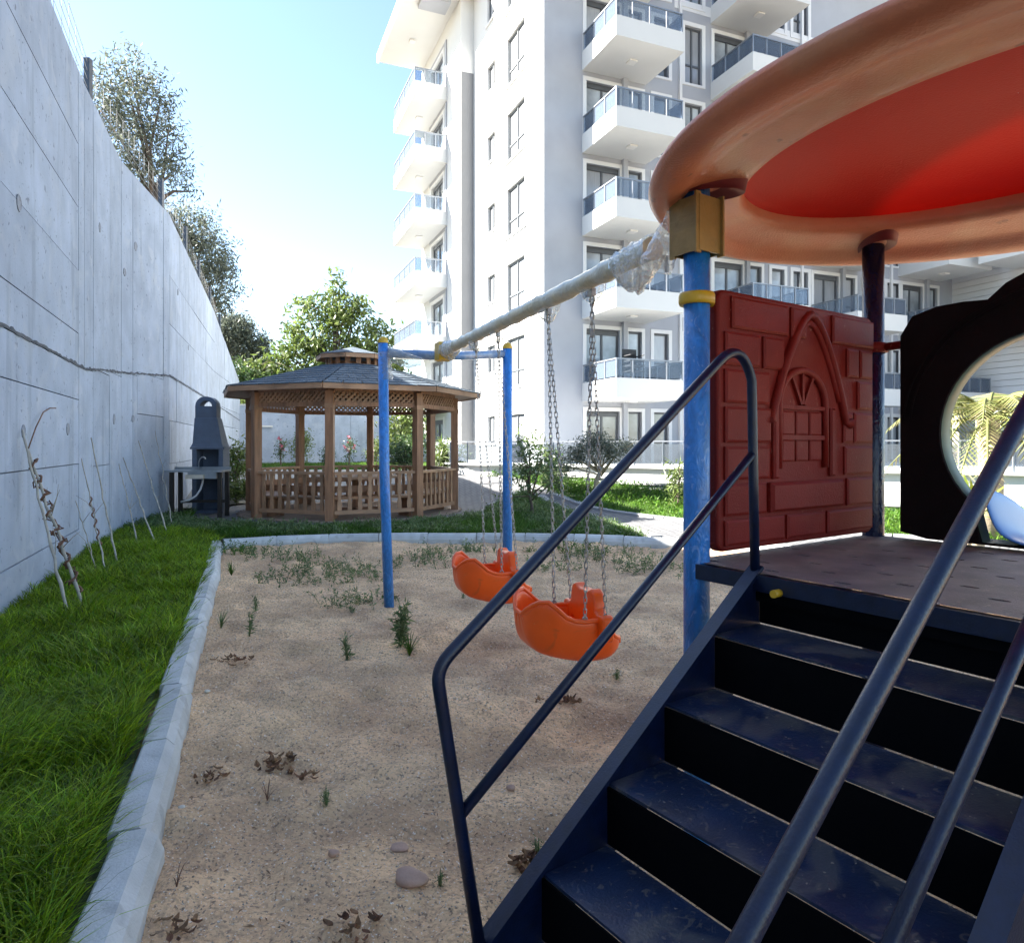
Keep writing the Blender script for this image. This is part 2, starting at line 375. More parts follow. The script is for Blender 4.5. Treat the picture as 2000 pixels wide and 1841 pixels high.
GZ = (-3.45, 15.0)                       # gazebo centre
def sstep(a, b, x): t = np.clip((x-a)/(b-a), 0, 1); return t*t*(3-2*t)
def H(x, y):
    """height of the garden: flat by the playground, rising towards the building"""
    x = np.asarray(x, float); y = np.asarray(y, float)
    h = .5*sstep(14.5, 20.5, y)
    return h*sstep(2.6, 5.2, np.hypot(x-GZ[0], y-GZ[1]))
def Hf(x, y): return float(H(x, y))
def gp(px, py, z=0.):
    """point of a level z seen at a pixel of the photograph (2000 px wide)"""
    d = (EYE-z)*1350/(py-868.); return Vector(((px-1000)/1350*d, d, z))
def at(px, py, d): return Vector(((px-1000)/1350*d, d, EYE+(868-py)/1350*d))

def pip(poly, x, y):
    ins = np.zeros(len(x), bool); n = len(poly)
    for i in range(n):
        x0, y0 = poly[i]; x1, y1 = poly[(i+1) % n]
        c = ((y0 > y) != (y1 > y)) & (x < (x1-x0)*(y-y0)/((y1-y0) or 1e-9)+x0); ins ^= c
    return ins
def densify(poly, s):
    out = []
    for i in range(len(poly)):
        a, b = np.array(poly[i]), np.array(poly[(i+1) % len(poly)]); k = max(1, int(np.hypot(*(b-a))/s))
        out += [tuple(a+(b-a)*j/k) for j in range(k)]
    return out
def sheet(name, poly, m, dz, res=.5, amp=0., label=None, kind='structure', skirt=.0):
    bd = densify(poly, res); P = np.array(poly); x0, y0 = P.min(0); x1, y1 = P.max(0)
    gx, gy = np.meshgrid(np.arange(x0+res*.5, x1, res), np.arange(y0+res*.5, y1, res)); gx = gx.ravel(); gy = gy.ravel()
    k = pip(poly, gx, gy); pts = [Vector(p) for p in bd]+[Vector((a, b)) for a, b in zip(gx[k], gy[k])]
    n = len(bd); r = delaunay_2d_cdt(pts, [(i, (i+1) % n) for i in range(n)], [], 1, 1e-5)
    V = [(p.x, p.y, Hf(p.x, p.y)+dz+amp*float(vnoise(np.array(p.x*2.1), np.array(p.y*2.1), 3)-.5)) for p in r[0]]
    mb = MB(); mb.add(V, [tuple(f) for f in r[2]], True)
    if skirt:
        for i in range(n):
            a, b = bd[i], bd[(i+1) % n]; za, zb = Hf(*a)+dz, Hf(*b)+dz
            mb.add([(a[0],a[1],za),(b[0],b[1],zb),(b[0],b[1],zb-skirt),(a[0],a[1],za-skirt)], [(0,1,2,3)])
    o = mb.build(name, m); return tag(o, label, kind=kind)

# ------------------------------------------------------------ ground
VX, VY = .926, .378            # unit vector v: away from the retaining wall
UX, UY = -.378, .926           # unit vector u: along the retaining wall
def uv(u, v, z=0.): return Vector((v*VX+u*UX, v*VY+u*UY, z))

g = MB(); g.add([(-900,-900,-.12),(900,-900,-.12),(900,900,-.12),(-900,900,-.12)], [(0,1,2,3)])
tag(g.build('ground', M_soil), kind='structure')
# yard: earth base under the garden
gx = np.arange(-16, 30.01, .5); gy = np.arange(-6, 40.01, .5); X, Y = np.meshgrid(gx, gy)
Z = H(X, Y)-.17*(1-sstep(10.6,12.5,Y)); Z -= .05; n1, n2 = len(gx), len(gy)
idx = np.arange(n1*n2).reshape(n2, n1)
F = np.stack([idx[:-1,:-1], idx[:-1,1:], idx[1:,1:], idx[1:,:-1]], -1).reshape(-1, 4)
tag(npmesh('garden_soil', np.stack([X, Y, Z], -1).reshape(-1, 3), F, M_soil, smooth=True), kind='structure')
# sand pit
gx = np.arange(-5.2, 9.01, .045); gy = np.arange(-2.5, 11.2, .045); X, Y = np.meshgrid(gx, gy)
_fr = np.random.default_rng(2)
FOOT = [(x, y, r) for x, y, r in zip(_fr.uniform(-2.6,2.2,70), _fr.uniform(1.4,9.5,70), _fr.uniform(.05,.12,70))]
def sandz(X, Y):
    z = .04*(vnoise(X*1.1, Y*1.1, 1)-.5)+.045*(vnoise(X*3.3, Y*3.3, 2)-.5)+.055*(vnoise(X*7, Y*9, 4)-.5)+.028*(vnoise(X*15, Y*18, 5)-.5)
    for fx_, fy_, fr_ in FOOT: z = z-.03*np.exp(-((X-fx_)**2+(Y-fy_)**2)/fr_**2)+.012*np.exp(-((X-fx_)**2+(Y-fy_)**2)/(2.2*fr_)**2)
    rp = np.sin((X*.4+Y)*26+4*vnoise(X*2, Y*2, 9))*.006*vnoise(X*1.3, Y*1.3, 11)
    dip = -.06*np.exp(-((X-.42)**2+(Y-3.7)**2)/.12)-.05*np.exp(-((X+.15)**2+(Y-5.2)**2)/.14)
    return z+rp+dip
Z = sandz(X, Y); n1, n2 = len(gx), len(gy); idx = np.arange(n1*n2).reshape(n2, n1)
F = np.stack([idx[:-1,:-1], idx[:-1,1:], idx[1:,1:], idx[1:,:-1]], -1).reshape(-1, 4)
tag(npmesh('sand', np.stack([X, Y, Z], -1).reshape(-1, 3), F, M_sand, smooth=True), kind='structure')
def sz(x, y): return float(sandz(np.array(x), np.array(y)))

# wall line on plan and its tops
WP = [(-.11,-4.37), (-5.57,9.0), (-6.5,11.5), (-7.09,14.3), (-10.2,23.7), (-12.6,32.0)]
WT = [6.2, 6.2, 6.22, 6.26, 6.05, 4.34]
lawnA = [tuple(uv(-4,-1.75)[:2]), WP[1], WP[2], WP[3], (-6.6,14.4), (-6.2,13.1), (-5.2,12.35), (-3.45,11.95), (-1.95,12.35), (-.95,13.4), (-.55,14.6),
         (-.45,16.0), (.15,17.6), (.65,17.0), (1.2,14.6), (1.95,11.4), (2.15,10.55), (1.2,10.72), (0,10.85), (-1.5,10.82), (-3.0,10.7), (-4.25,10.45), (-4.45,10.2),
         (-4.1,9.0), tuple(uv(7,-.4)[:2]), tuple(uv(-4,-.4)[:2])]
sheet('lawn', lawnA, M_turf, .07, .45, .03)
lawnB = [(-.3,20.2), (.75,17.9), (1.75,15.4), (2.6,13.9), (3.3,12.95), (4.6,11.6), (6.6,10.4), (10,9.8), (14,12), (9,14.5), (4.6,17.3), (1.0,20.0), (-1.2,20.6)]
sheet('lawn_by_terrace', lawnB, M_turf, .07, .5, .03)
sheet('paved_yard', [(-7.6,15.2), (-6.0,17.2), (-4.6,18.5), (-3.0,19.4), (-2.5,22.3), (-3.2,26.2), (-9.6,26.2), (-9.9,22.5)], M_yard, .058, .6)
lawnC = [(-9.7,26), (-3.3,26), (-3.6,35.2), (-12.5,32), (-10.1,23.7)]
sheet('lawn_behind_gazebo', lawnC, M_turf, .05, .6, .05)
pathp = [(-7.0,14.35),(-6.0,12.7),(-5,12.2),(-3.45,11.8),(-1.9,12.2),(-.8,13.4),(-.4,14.6),(-.3,15.9),(.15,17.5),(.6,17.0),(1.15,14.6),(1.9,11.4),(2.15,10.5),(3.1,9.9),
         (5.5,8.6),(10,6.5),(12,9),(7,10.6),(4.8,11.9),(3.5,13.2),(2.0,15.7),(1.0,18.2),(0,20.4),(-2.3,22),(-3.1,19.5),(-4.7,18.6),(-6.1,17.3)]
sheet('garden_path', pathp, M_path, .062, .5)
# pale strips edging the path
def strip(name, pts, w, z0, m, h=.03):
    mb = MB()
    for a, b in zip(pts[:-1], pts[1:]):
        mb.bar((a[0],a[1],Hf(*a)+z0), (b[0],b[1],Hf(*b)+z0), w, h)
    return mb.build(name, m)
M_edge = mat('edge_stone', (.27,.27,.27), .85, var=.06, scale=4, bump=.2, bscale=60)
for pts, lab in (([(6.6,10.38),(4.6,11.58),(3.3,12.93),(2.6,13.88),(1.75,15.38),(.75,17.88),(-.3,20.18)], 'pale stone edging between garden path and lawn by the terrace'),
                 ([(2.22,10.6),(1.98,11.42),(1.23,14.6),(.68,17.0),(.15,17.7),(-.5,16.0)], 'pale stone edging between path and the lawn behind the sand pit')):
    root = thing('path_edging', lab, 'edging', (pts[2][0], pts[2][1], Hf(*pts[2])))
    for a, b in zip(pts[:-1], pts[1:]):
        L_ = math.hypot(b[0]-a[0], b[1]-a[1]); k = max(1, round(L_/.9))
        for i in range(k):
            p = [a[j]+(b[j]-a[j])*(i+.01)/k for j in (0,1)]; q = [a[j]+(b[j]-a[j])*(i+.985)/k for j in (0,1)]
            mb = MB(inv(root)); mb.bar((p[0],p[1],Hf(*p)+.06), (q[0],q[1],Hf(*q)+.06), .2, .09); mb.build('edging_stone', M_edge, root)

# kerbs
def kerb(root, pts, L_, w, side, h=.13, jit=.006):
    """row of kerb stones along a polyline; side=+1 chamfer to the left of the direction of travel"""
    acc = [0]
    for a, b in zip(pts[:-1], pts[1:]): acc.append(acc[-1]+math.hypot(b[0]-a[0], b[1]-a[1]))
    def pos(s):
        s = max(0, min(acc[-1], s))
        for i in range(len(pts)-1):
            if s <= acc[i+1]+1e-9:
                t = (s-acc[i])/(acc[i+1]-acc[i]); return Vector((pts[i][0]+(pts[i+1][0]-pts[i][0])*t, pts[i][1]+(pts[i+1][1]-pts[i][1])*t, 0))
        return Vector((*pts[-1], 0))
    n = int(acc[-1]/L_)
    rnd = random.Random(3)
    for i in range(n):
        p, q = pos(i*L_), pos((i+1)*L_-.012); d = (q-p).normalized(); s = Vector((-d.y, d.x, 0))*side
        off = rnd.uniform(-jit, jit); dz = rnd.uniform(-.006, .006); tw = rnd.uniform(-jit, jit)
        z0 = Hf(p.x, p.y)
        prof = [(-w/2,-.08), (-w/2,h-.01), (-w/2+.01,h), (w*.14,h), (w*.36,h-.035), (w/2,h-.085), (w/2,-.08)]
        vs = []
        for e, c in ((0,p),(1,q)):
            for a, b in prof: vs.append(c+s*(a+off+(tw if e else -tw))+Vector((0,0,z0+b+dz)))
        k = len(prof); fs = [tuple(range(k)), tuple(range(2*k-1, k-1, -1))]+[(j, (j+1) % k, k+(j+1) % k, k+j) for j in range(k)]
        mb = MB(inv(root)); mb.add(vs, fs); mb.build('kerb_stone', M_kerb, root)
kl = thing('kerb', 'long straight row of grey concrete kerb stones between the grass strip and the sand', 'kerb', uv(4,-.3))
kerb(kl, [tuple(uv(-1.2,-.37)[:2]), tuple(uv(2.0,-.36)[:2]), tuple(uv(2.6,-.31)[:2]), tuple(uv(5,-.27)[:2]), tuple(uv(8.5,-.19)[:2]), (-4.42,10.4)], .8, .155, -1, jit=.012)
kf = thing('kerb', 'curved row of pale kerb stones along the far edge of the sand pit', 'kerb', (-1,10.6,0))
kerb(kf, [(-4.15,9.95),(-3.6,10.3),(-2.6,10.55),(-1.4,10.66),(0,10.66),(1.2,10.5),(2.2,10.2),(3.4,9.6),(5.2,8.5),(8,7.2),(11,5.8)], .75, .16, -1)

# ------------------------------------------------------------ retaining wall
wall = thing('retaining_wall', 'tall grey board-marked concrete retaining wall along the left side', 'wall', (-6.2,11.5,0))
IW = inv(wall)
def wdir(i):
    a, b = Vector((*WP[i],0)), Vector((*WP[i+1],0)); d = (b-a).normalized(); return a, b, d, Vector((d.y,-d.x,0))  # outward (to the yard)
core = MB(IW)
for i in range(5):
    a, b, d, nn = wdir(i)
    vs = [a-nn*.05, b-nn*.05, b-nn*.6, a-nn*.6]
    core.add([(v.x,v.y,-.3) for v in vs]+[(v.x,v.y,z) for v, z in zip(vs, (WT[i]-.01,WT[i+1]-.01,WT[i+1]-.01,WT[i]-.01))], [(3,2,1,0),(4,5,6,7),(0,1,5,4),(1,2,6,5),(2,3,7,6),(3,0,4,7)])
core.build('wall_core', M_joint, wall)
def panel(i, t0, t1, z0, z1, cap=True):
    a, b, d, nn = wdir(i); L_ = (b-a).length; gap = .0055
    p = a+(b-a)*t0+d*gap; q = a+(b-a)*t1-d*gap
    top = lambda t: WT[i]+(WT[i+1]-WT[i])*t
    zp = min(z1, top(t0)) if z1 is not None else top(t0); zq = min(z1, top(t1)) if z1 is not None else top(t1)
    if zp-z0 < .05 and zq-z0 < .05: return
    zp = max(zp, z0+.02); zq = max(zq, z0+.02)
    of = random.uniform(-.004, .006)
    mb = MB(IW); vs = [p+nn*of, q+nn*of, q-nn*.055, p-nn*.055]; bt = [z0+gap]*4; tp = [zp-gap, zq-gap, zq-gap, zp-gap]
    mb.add([(v.x,v.y,z) for v, z in zip(vs, bt)]+[(v.x,v.y,z) for v, z in zip(vs, tp)], [(3,2,1,0),(4,5,6,7),(0,1,5,4),(1,2,6,5),(2,3,7,6),(3,0,4,7)])
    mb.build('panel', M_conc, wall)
zl = [-.2,.44,1.26,2.06,2.48,2.89,3.68,4.47,5.26]
for t0, t1 in ((0,.2),(.2,.45),(.45,.72),(.72,.975)):
    for k in range(len(zl)): panel(0, t0, t1, zl[k], zl[k+1] if k+1 < len(zl) else None)
def band(i, ts, zs):
    for t0, t1 in zip(ts[:-1], ts[1:]):
        for k in range(len(zs)): panel(i, t0, t1, zs[k], zs[k+1] if k+1 < len(zs) else None)
band(0, (.975, 1.0), [-.2, 2.48])
band(1, (0,.2), [-.2,2.50]); band(1, (.2,.62), [-.2,1.2,2.55]); band(1, (.62,1), [-.2,2.62])
band(2, (0,.2,.28), [-.2,2.72]); band(2, (.28,.85), [-.2,2.05,2.8]); band(2, (.85,1), [-.2,2.92])
band(3, (0,.1,.42,.72,1), [-.2,1.1,2.0,2.95,4.0,5.0]); band(4, (0,.33,.66,1), [-.2,1.3,2.2,2.9,4.0])
# rough pour joint running across the wall
cr = MB(IW); rr = random.Random(5)
cz = {0:(2.48,2.49), 1:(2.49,2.70), 2:(2.70,2.92), 3:(2.92,2.90), 4:(2.9,2.6)}
for i in range(5):
    a, b, d, nn = wdir(i); L_ = (b-a).length; s = 0. if i else L_*.55
    prev = None
    while s < L_:
        t = s/L_; z = cz[i][0]+(cz[i][1]-cz[i][0])*t+rr.uniform(-.012,.012); w = rr.uniform(.004,.02)
        c = a+d*s; cur = [c+nn*.012+Vector((0,0,z-w)), c+nn*.016+Vector((0,0,z+w))]
        if prev: cr.add([prev[0],cur[0],cur[1],prev[1]], [(0,1,2,3)]); cr.add([prev[1],cur[1],cur[1]-nn*.03+Vector((0,0,.01)),prev[1]-nn*.03+Vector((0,0,.01))], [(0,1,2,3)])
        prev = cur; s += rr.uniform(.04,.11)
cr.build('pour_joint', M_joint, wall)
# plastered tie holes
M_patch = mat('tie_patch', (.27,.29,.33), .95, var=.2, scale=30, bump=1., bscale=50)
for i, t, z, r_ in ((0,.79,3.66,.07),(0,.80,1.62,.055),(0,.93,1.68,.075),(0,.65,1.98,.11),(1,.35,4.6,.06),(1,.75,1.9,.075),(2,.25,5.0,.075),(2,.05,4.4,.06),(2,.2,1.95,.06),(0,.62,4.5,.07),(3,.12,4.9,.07),(3,.3,3.9,.06)):
    a, b, d, nn = wdir(i); c = a+(b-a)*t+nn*.006; mb = MB(IW)
    vs = [c+Vector((0,0,z))+nn*.004]
    for k in range(14):
        an = 2*math.pi*k/14; q = r_*random.uniform(.88,1.1); vs.append(c+d*math.cos(an)*q+Vector((0,0,z+math.sin(an)*q))+nn*.002)
    mb.add(vs, [(0,1+k,1+(k+1) % 14) for k in range(14)]); 
    mb.tube([v-nn*.002 for v in vs[1:]], .006, 5, closed=True); mb.build('tie_patch', M_patch, wall)
# fence on top of the wall
def wtop(px):
    p = (px-1000)/1350.
    for i in range(5):
        a, b, d, nn = wdir(i); den = (b.x-a.x)-p*(b.y-a.y)
        t = (p*a.y-a.x)/den if abs(den) > 1e-9 else -1
        if 0 <= t <= 1 and (a.y+(b.y-a.y)*t) > .5:
            c = a+(b-a)*t-nn*.06; c.z = WT[i]+(WT[i+1]-WT[i])*t; return c
fence = thing('wire_fence', 'thin wire fence on dark posts along the top of the retaining wall', 'fence', (-6.4,11.5,6.2)); IF = inv(fence)
fp = []
for px, h in ((20,1.3),(100,.9),(182,.58),(321,.6),(367,.68),(392,.62),(413,.6),(432,.6)):
    c = wtop(px)
    if c is None: continue
    fp.append((c, h)); MB(IF).bb(c.x-.04,c.x+.04,c.y-.04,c.y+.04,c.z-.03,c.z+h).build('post', M_fpost, fence)
for (p, h1), (q, h2) in zip(fp[:-1], fp[1:]):
    mb = MB(IF)
    for k in range(5):
        a = p+Vector((0,0,h1*(k+.4)/5)); b = q+Vector((0,0,h2*(k+.4)/5)); mb.tube([a, (a+b)/2-Vector((0,0,.02)), b], .004, 4)
    n = int((q-p).length/.35)
    for k in range(1, n):
        a = p+(q-p)*k/n; mb.tube([a+Vector((0,0,.03)), a+Vector((0,0,h1+(h2-h1)*k/n-.06))], .003, 4)
    mb.build('wire_mesh', M_wire, fence)

# back wall of the garden
bwall = thing('garden_wall', 'pale concrete wall closing the garden behind the gazebo', 'wall', (-12.6,32,.4)); IB = inv(bwall)
b0 = Vector((-12.75,31.95,0)); bd = Vector((VX,VY,0)); bn = Vector((VY,-VX,0))
for k in range(5):
    p = b0+bd*(2.6*k+.005); q = b0+bd*(2.6*k+2.592)
    mb = MB(IB); mb.bar((p.x,p.y,1.75), (q.x,q.y,1.75), .3, 3.1); mb.build('panel', M_conc, bwall)
    mb = MB(IB); mb.bar((p.x,p.y,3.34), (q.x,q.y,3.34), .36, .07); mb.build('coping', M_kerb, bwall)
mb = MB(IB); p = b0+bn*.25+bd*1.0; mb.bar((p.x,p.y,2.35), (p.x+.55,p.y+.2,2.35), .12, .07); mb.build('wall_lamp', M_lamp, bwall)
# hillside behind the wall
hs = MB(); hv = []
xs = [0,.5,3,8,20,50]; 
for i, (w, tz) in enumerate(zip(WP, WT)):
    a = Vector((*w,0)); j = min(i,4); nn = wdir(j)[3]
    for k, o in enumerate(xs): c = a-nn*(o+.58); hv.append((c.x, c.y, tz-.45+.06*o if k else tz-.5))
fs = []
for i in range(5):
    for k in range(5): fs.append((i*6+k, (i+1)*6+k, (i+1)*6+k+1, i*6+k+1))
hs.add(hv, fs, True); tag(hs.build('hillside', M_soil), kind='structure')

# ------------------------------------------------------------ apartment building
BX = (1.04, 22.6)
bld = thing('apartment_building', 'white and grey six-storey apartment building with rows of glazed balconies', 'building', (BX[0],BX[1],0), math.atan2(.378,.926))
def top(k): return .78+2.77*k
WHT = FRM((0,0,0), (0,1,0), (1,0,0))        # plane of the white side: a runs along y, depth along +x
def wallholes(x0, x1, z0, z1, holes, M, dep=.16):
    mb = MB(M); xs = sorted({x0,x1}|{h[0] for h in holes}|{h[1] for h in holes}); zs = sorted({z0,z1}|{h[2] for h in holes}|{h[3] for h in holes})
    xs = [x for x in xs if x0 <= x <= x1]; zs = [z for z in zs if z0 <= z <= z1]
    for a, b in zip(xs[:-1], xs[1:]):
        for c, d in zip(zs[:-1], zs[1:]):
            mx, mz = (a+b)/2, (c+d)/2
            if any(h[0] < mx < h[1] and h[2] < mz < h[3] for h in holes): continue
            mb.add([(a,0,c),(b,0,c),(b,0,d),(a,0,d)], [(0,1,2,3)])
    for a, b, c, d in holes:
        if a < x0 or b > x1 or c < z0 or d > z1: continue
        mb.add([(a,0,c),(b,0,c),(b,0,d),(a,0,d),(a,dep,c),(b,dep,c),(b,dep,d),(a,dep,d)], [(0,1,5,4),(1,2,6,5),(2,3,7,6),(3,0,4,7)])
    return mb
# window prototypes: meshes with origin at the lower left of the opening
def win_meshes(w, h, surround=.13, mull=None, transom=None, shutter=0.):
    f = MB()
    if surround:
        s = surround
        f.bb(-s,0,-.035,.0,-s*.6,h+s); f.bb(w,w+s,-.035,.0,-s*.6,h+s); f.bb(0,w,-.035,.0,h,h+s); f.bb(0,w,-.035,.0,-s*.6,0)
    else:
        f.bb(-.12,w+.12,-.06,.0,-.09,-.02)
    fr = MB(); t = .065; y0, y1 = .09,.15
    fr.bb(0,t,y0,y1,0,h); fr.bb(w-t,w,y0,y1,0,h); fr.bb(t,w-t,y0,y1,0,t); fr.bb(t,w-t,y0,y1,h-t,h)
    if shutter: fr.bb(t,w-t,y0-.03,y1,h-shutter,h-t)
    if mull:
        for mm in mull: fr.bb(w*mm-t*.5,w*mm+t*.5,y0-.005,y1,t,h-t)
    if transom: fr.bb(t,w-t,y0+.003,y1-.003,transom-t/2,transom+t/2)
    p = MB(); p.add([(t*.5,.13,t*.5),(w-t*.5,.13,t*.5),(w-t*.5,.13,h-t*.5),(t*.5,.13,h-t*.5)], [(0,1,2,3)])
    return f, fr, p
protos = {}
def place_window(kind, M, parent, curtain=False):
    if kind not in protos:
        w, h, s, mu, tr, sh = WK[kind]; f, fr, p = win_meshes(w, h, s, mu, tr, sh)
        d = {}
        for nm, mb, mt in (('window_surround', f, M_trim), ('window_frame', fr, M_framel if kind in ('side','small') else M_frame), ('pane', p, M_pane)):
            o = mb.build(nm, mt); d[nm] = o.data; bpy.data.objects.remove(o)
        pc = d['pane'].copy(); pc.materials.clear(); pc.materials.append(M_curt); d['panec'] = pc
        protos[kind] = d
    d = protos[kind]
    w_ = link('window', d['window_surround'], parent, M)
    link('frame', d['window_frame'], w_); link('pane', d['panec' if curtain else 'pane'], w_)
    return w_
WK = {'door': (1.3,2.05,.13,(.5,),None,.18), 'narrow': (.55,2.05,.12,None,.9,0), 'mid': (.62,2.05,.13,None,1.0,0), 'tall': (.75,2.05,.14,(.5,),.7,0),
      'side': (1.68,1.75,0,(.5,),.58,0), 'small': (.87,1.05,0,(.5,),None,0), 'sdoor': (2.0,2.05,.12,(.5,),None,.2)}
bays = [1.41, 6.67, 11.43, 16.2]
holes = []; places = []
rb = random.Random(11)
for bi, b in enumerate(bays):
    for k in range(0, 7 if bi < 2 else 5):
        for kind, off in (('door',.15),('narrow',1.78),('mid',2.82),('tall',4.12)):
            w, h = WK[kind][:2]; x = b+off
            if kind == 'tall' and bi == 1: x -= .25
            if kind == 'tall' and bi == 3: continue
            if x+w > 19.4: continue
            z = top(k)-.2; holes.append((x,x+w,z,z+h)); places.append((kind,x,z))
wallholes(0,19.5,-.3,20.2,holes,None).build('grey_facade', M_grey, bld)
for kind, x, z in places: place_window(kind, TR((x,0,z)), bld, rb.random() < .45)
# white side
holes = []; places = []
for k in range(0, 7):
    holes.append((1.57,3.25,top(k)+.06,top(k)+1.81)); places.append(('side',1.57,top(k)+.06))
    holes.append((4.48,5.35,top(k)+.78,top(k)+1.83)); places.append(('small',4.48,top(k)+.78))
wallholes(0,7.03,-.3,20.2,holes,WHT).build('side_wall', M_white, bld)
for kind, x, z in places: place_window(kind, WHT @ TR((x,0,z)), bld, True)
# return face and projecting block
MB().add([(-.56,7.03,-.3),(0,7.03,-.3),(0,7.03,17.1),(-.56,7.03,17.1)], [(0,1,2,3)]).build('grey_return', M_greyd, bld)
MB().add([(-.56,7.03,17.1),(0,7.03,17.1),(0,7.03,20.2),(-.56,7.03,20.2)], [(0,1,2,3)]).build('white_return', M_white, bld)
holes = []; places = []
for k in range(0, 7): holes.append((9.55,11.55,top(k)-.2,top(k)+1.85)); places.append((9.55,top(k)-.2))
B2 = FRM((-.56,0,0), (0,1,0), (1,0,0))
wallholes(7.03,13.4,-.3,20.2,holes,B2).build('projecting_wall', M_white, bld)
for x, z in places: place_window('sdoor', B2 @ TR((x,0,z)), bld)
for k in range(1, 7):    # grey panels above and below the recessed doors
    mb = MB(B2); mb.bb(9.3,11.9,-.02,-.004,top(k)+2.0,top(k)+2.14); mb.build('grey_band', M_grey, bld)
    mb = MB(B2); mb.bb(9.02,9.2,-.05,-.004,top(k)-.3,top(k)+2.1); mb.build('grey_band', M_grey, bld)
# solid body behind the facades, upper white storey band
MB().bb(.2,19.3,.25,14,-.3,20.1).build('body', M_white, bld)
MB().bb(-.3,.19,7.3,13.3,-.3,20.1).build('body', M_white, bld)
MB().bb(5.1,19.4,-.012,-.002,17.0,17.35).build('upper_band', M_trim, bld)
# roof with deep eaves
rf = MB().bb(-.1,19.6,-1.3,14,20.2,20.45).build('roof', M_white, bld)
MB().bb(-2.75,-.1,6.2,13.25,20.2,20.5).build('eave_slab', M_white, rf)
MB().bb(-2.83,-2.75,6.1,13.3,20.15,20.62).build('eave_fascia', M_trim, rf)
MB().bb(-2.1,-.9,7.3,8.2,20.02,20.197).build('eave_duct', M_grey, rf)
MB().bb(-1.8,-1.55,10.7,11.0,20.13,20.197).build('eave_lamp', M_lamp, rf)
# downpipes
for x in (5.27, 10.9, 15.7): MB().bb(x,x+.1,-.1,-.003,.9,19.9).build('downpipe', M_trim, bld)
# balconies; M maps local (a along facade, -y outwards)
def balcony_meshes(w, dep):
    """list of (name, mesh) pieces of one balcony"""
    s = MB(); s.bb(0,w,-dep,-.003,-.62,-.12)
    s.bb(0,.1,-dep,-.003,-.12,0); s.bb(w-.1,w,-dep,-.003,-.12,0); s.bb(.1,w-.1,-dep,-dep+.1,-.12,0)
    out = [('slab', s, M_white)]; z0, z1 = .05,.56; n = 4
    for i in range(n): out.append(('glass_panel', MB().bb(w*i/n+.04,w*(i+1)/n-.04,-dep+.045,-dep+.055,z0,z1), M_gl))
    for x in (.05, w-.05):
        for i in range(3): a = -dep+.06+(dep-.1)*i/3; out.append(('glass_panel', MB().bb(x-.005,x+.005,a,a+(dep-.1)/3-.05,z0,z1), M_gl))
    r = MB(); r.bb(.02,w-.02,-dep+.02,-dep+.07,z1+.01,z1+.05)
    for x in (.02, w-.07): r.bb(x,x+.05,-dep+.07,-.01,z1+.01,z1+.05)
    out.append(('handrail', r, M_rail)); P = []
    for i in range(n+1): x = min(max(w*i/n,.045),w-.045); P.append((x,-dep+.047))
    for x in (.045, w-.045): P += [(x,-dep+.05+(dep-.1)/3), (x,-dep+.05+(dep-.1)*2/3), (x,-.035)]
    for x, y in P: out.append(('railing_post', MB().bb(x-.018,x+.018,y-.018,y+.018,0,z1+.01), M_rail))
    out.append(('ceiling_lamp', MB().bb(w*.5-.14,w*.5+.14,-dep*.5-.14,-dep*.5+.14,-.67,-.622), M_lamp))
    d = []
    for nm, mb, mt in out: o = mb.build(nm, mt); d.append((nm, o.data)); bpy.data.objects.remove(o)
    return d
bA = balcony_meshes(2.5, 2.2); bB = balcony_meshes(4.1, 1.5)
def place_balcony(d, M, label=None):
    b = link('balcony', d[0][1], bld, M)
    for nm, me in d[1:]: link(nm, me, b)
    return b
for bi, b in enumerate(bays):
    for k in range(1, 7 if bi < 2 else 5): place_balcony(bA, TR((b,0,top(k))))
    for k in range(0, 6 if bi < 2 else 4):      # grey column stub between the doors
        MB().bb(b+1.52,b+1.68,-.16,-.003,top(k)-.2,top(k+1)-.625).build('pilaster', M_grey, bld)
for k in range(1, 7): place_balcony(bB, B2 @ TR((9.0,0,top(k))))
# wing turned towards the garden on the right, boarded front
WNG = FRM((19.5,0,0), (0,-1,0), (1,0,0))
MB(WNG).bb(0,9,.1,6,3.5,20).build('wing', M_white, bld)
bdm = None
for k in range(64):
    z = 3.6+.255*k
    if bdm is None: o = MB().bb(.0,9,-.02,.09,0,.238).build('cladding_board', M_trim, bld); bdm = o.data; o.matrix_local = WNG @ TR((0,0,z))
    else: link('cladding_board', bdm, bld, WNG @ TR((0,0,z)))
for a in (.3, 2.3, 4.6, 7.0): MB(WNG).bb(a,a+.42,.0,.42,.4,3.5).build('column', M_trim, bld)
MB(WNG).bb(0,9,3.2,3.4,.3,3.5).build('ground_wall', M_grey, bld)
MB(WNG).bb(0,9,-.15,.1,3.3,3.6).build('slab_edge', M_trim, bld)
MB(WNG).bb(.1,9,-.1,3.0,2.05,2.2).build('porch_slab', M_trim, bld)
MB(WNG).bb(2.5,7,-.12,-.09,2.22,2.7).build('porch_rail', M_rail, bld)
for k in (2, 3, 4, 5):
    place_balcony(bA, WNG @ TR((2.6,0,top(k))))

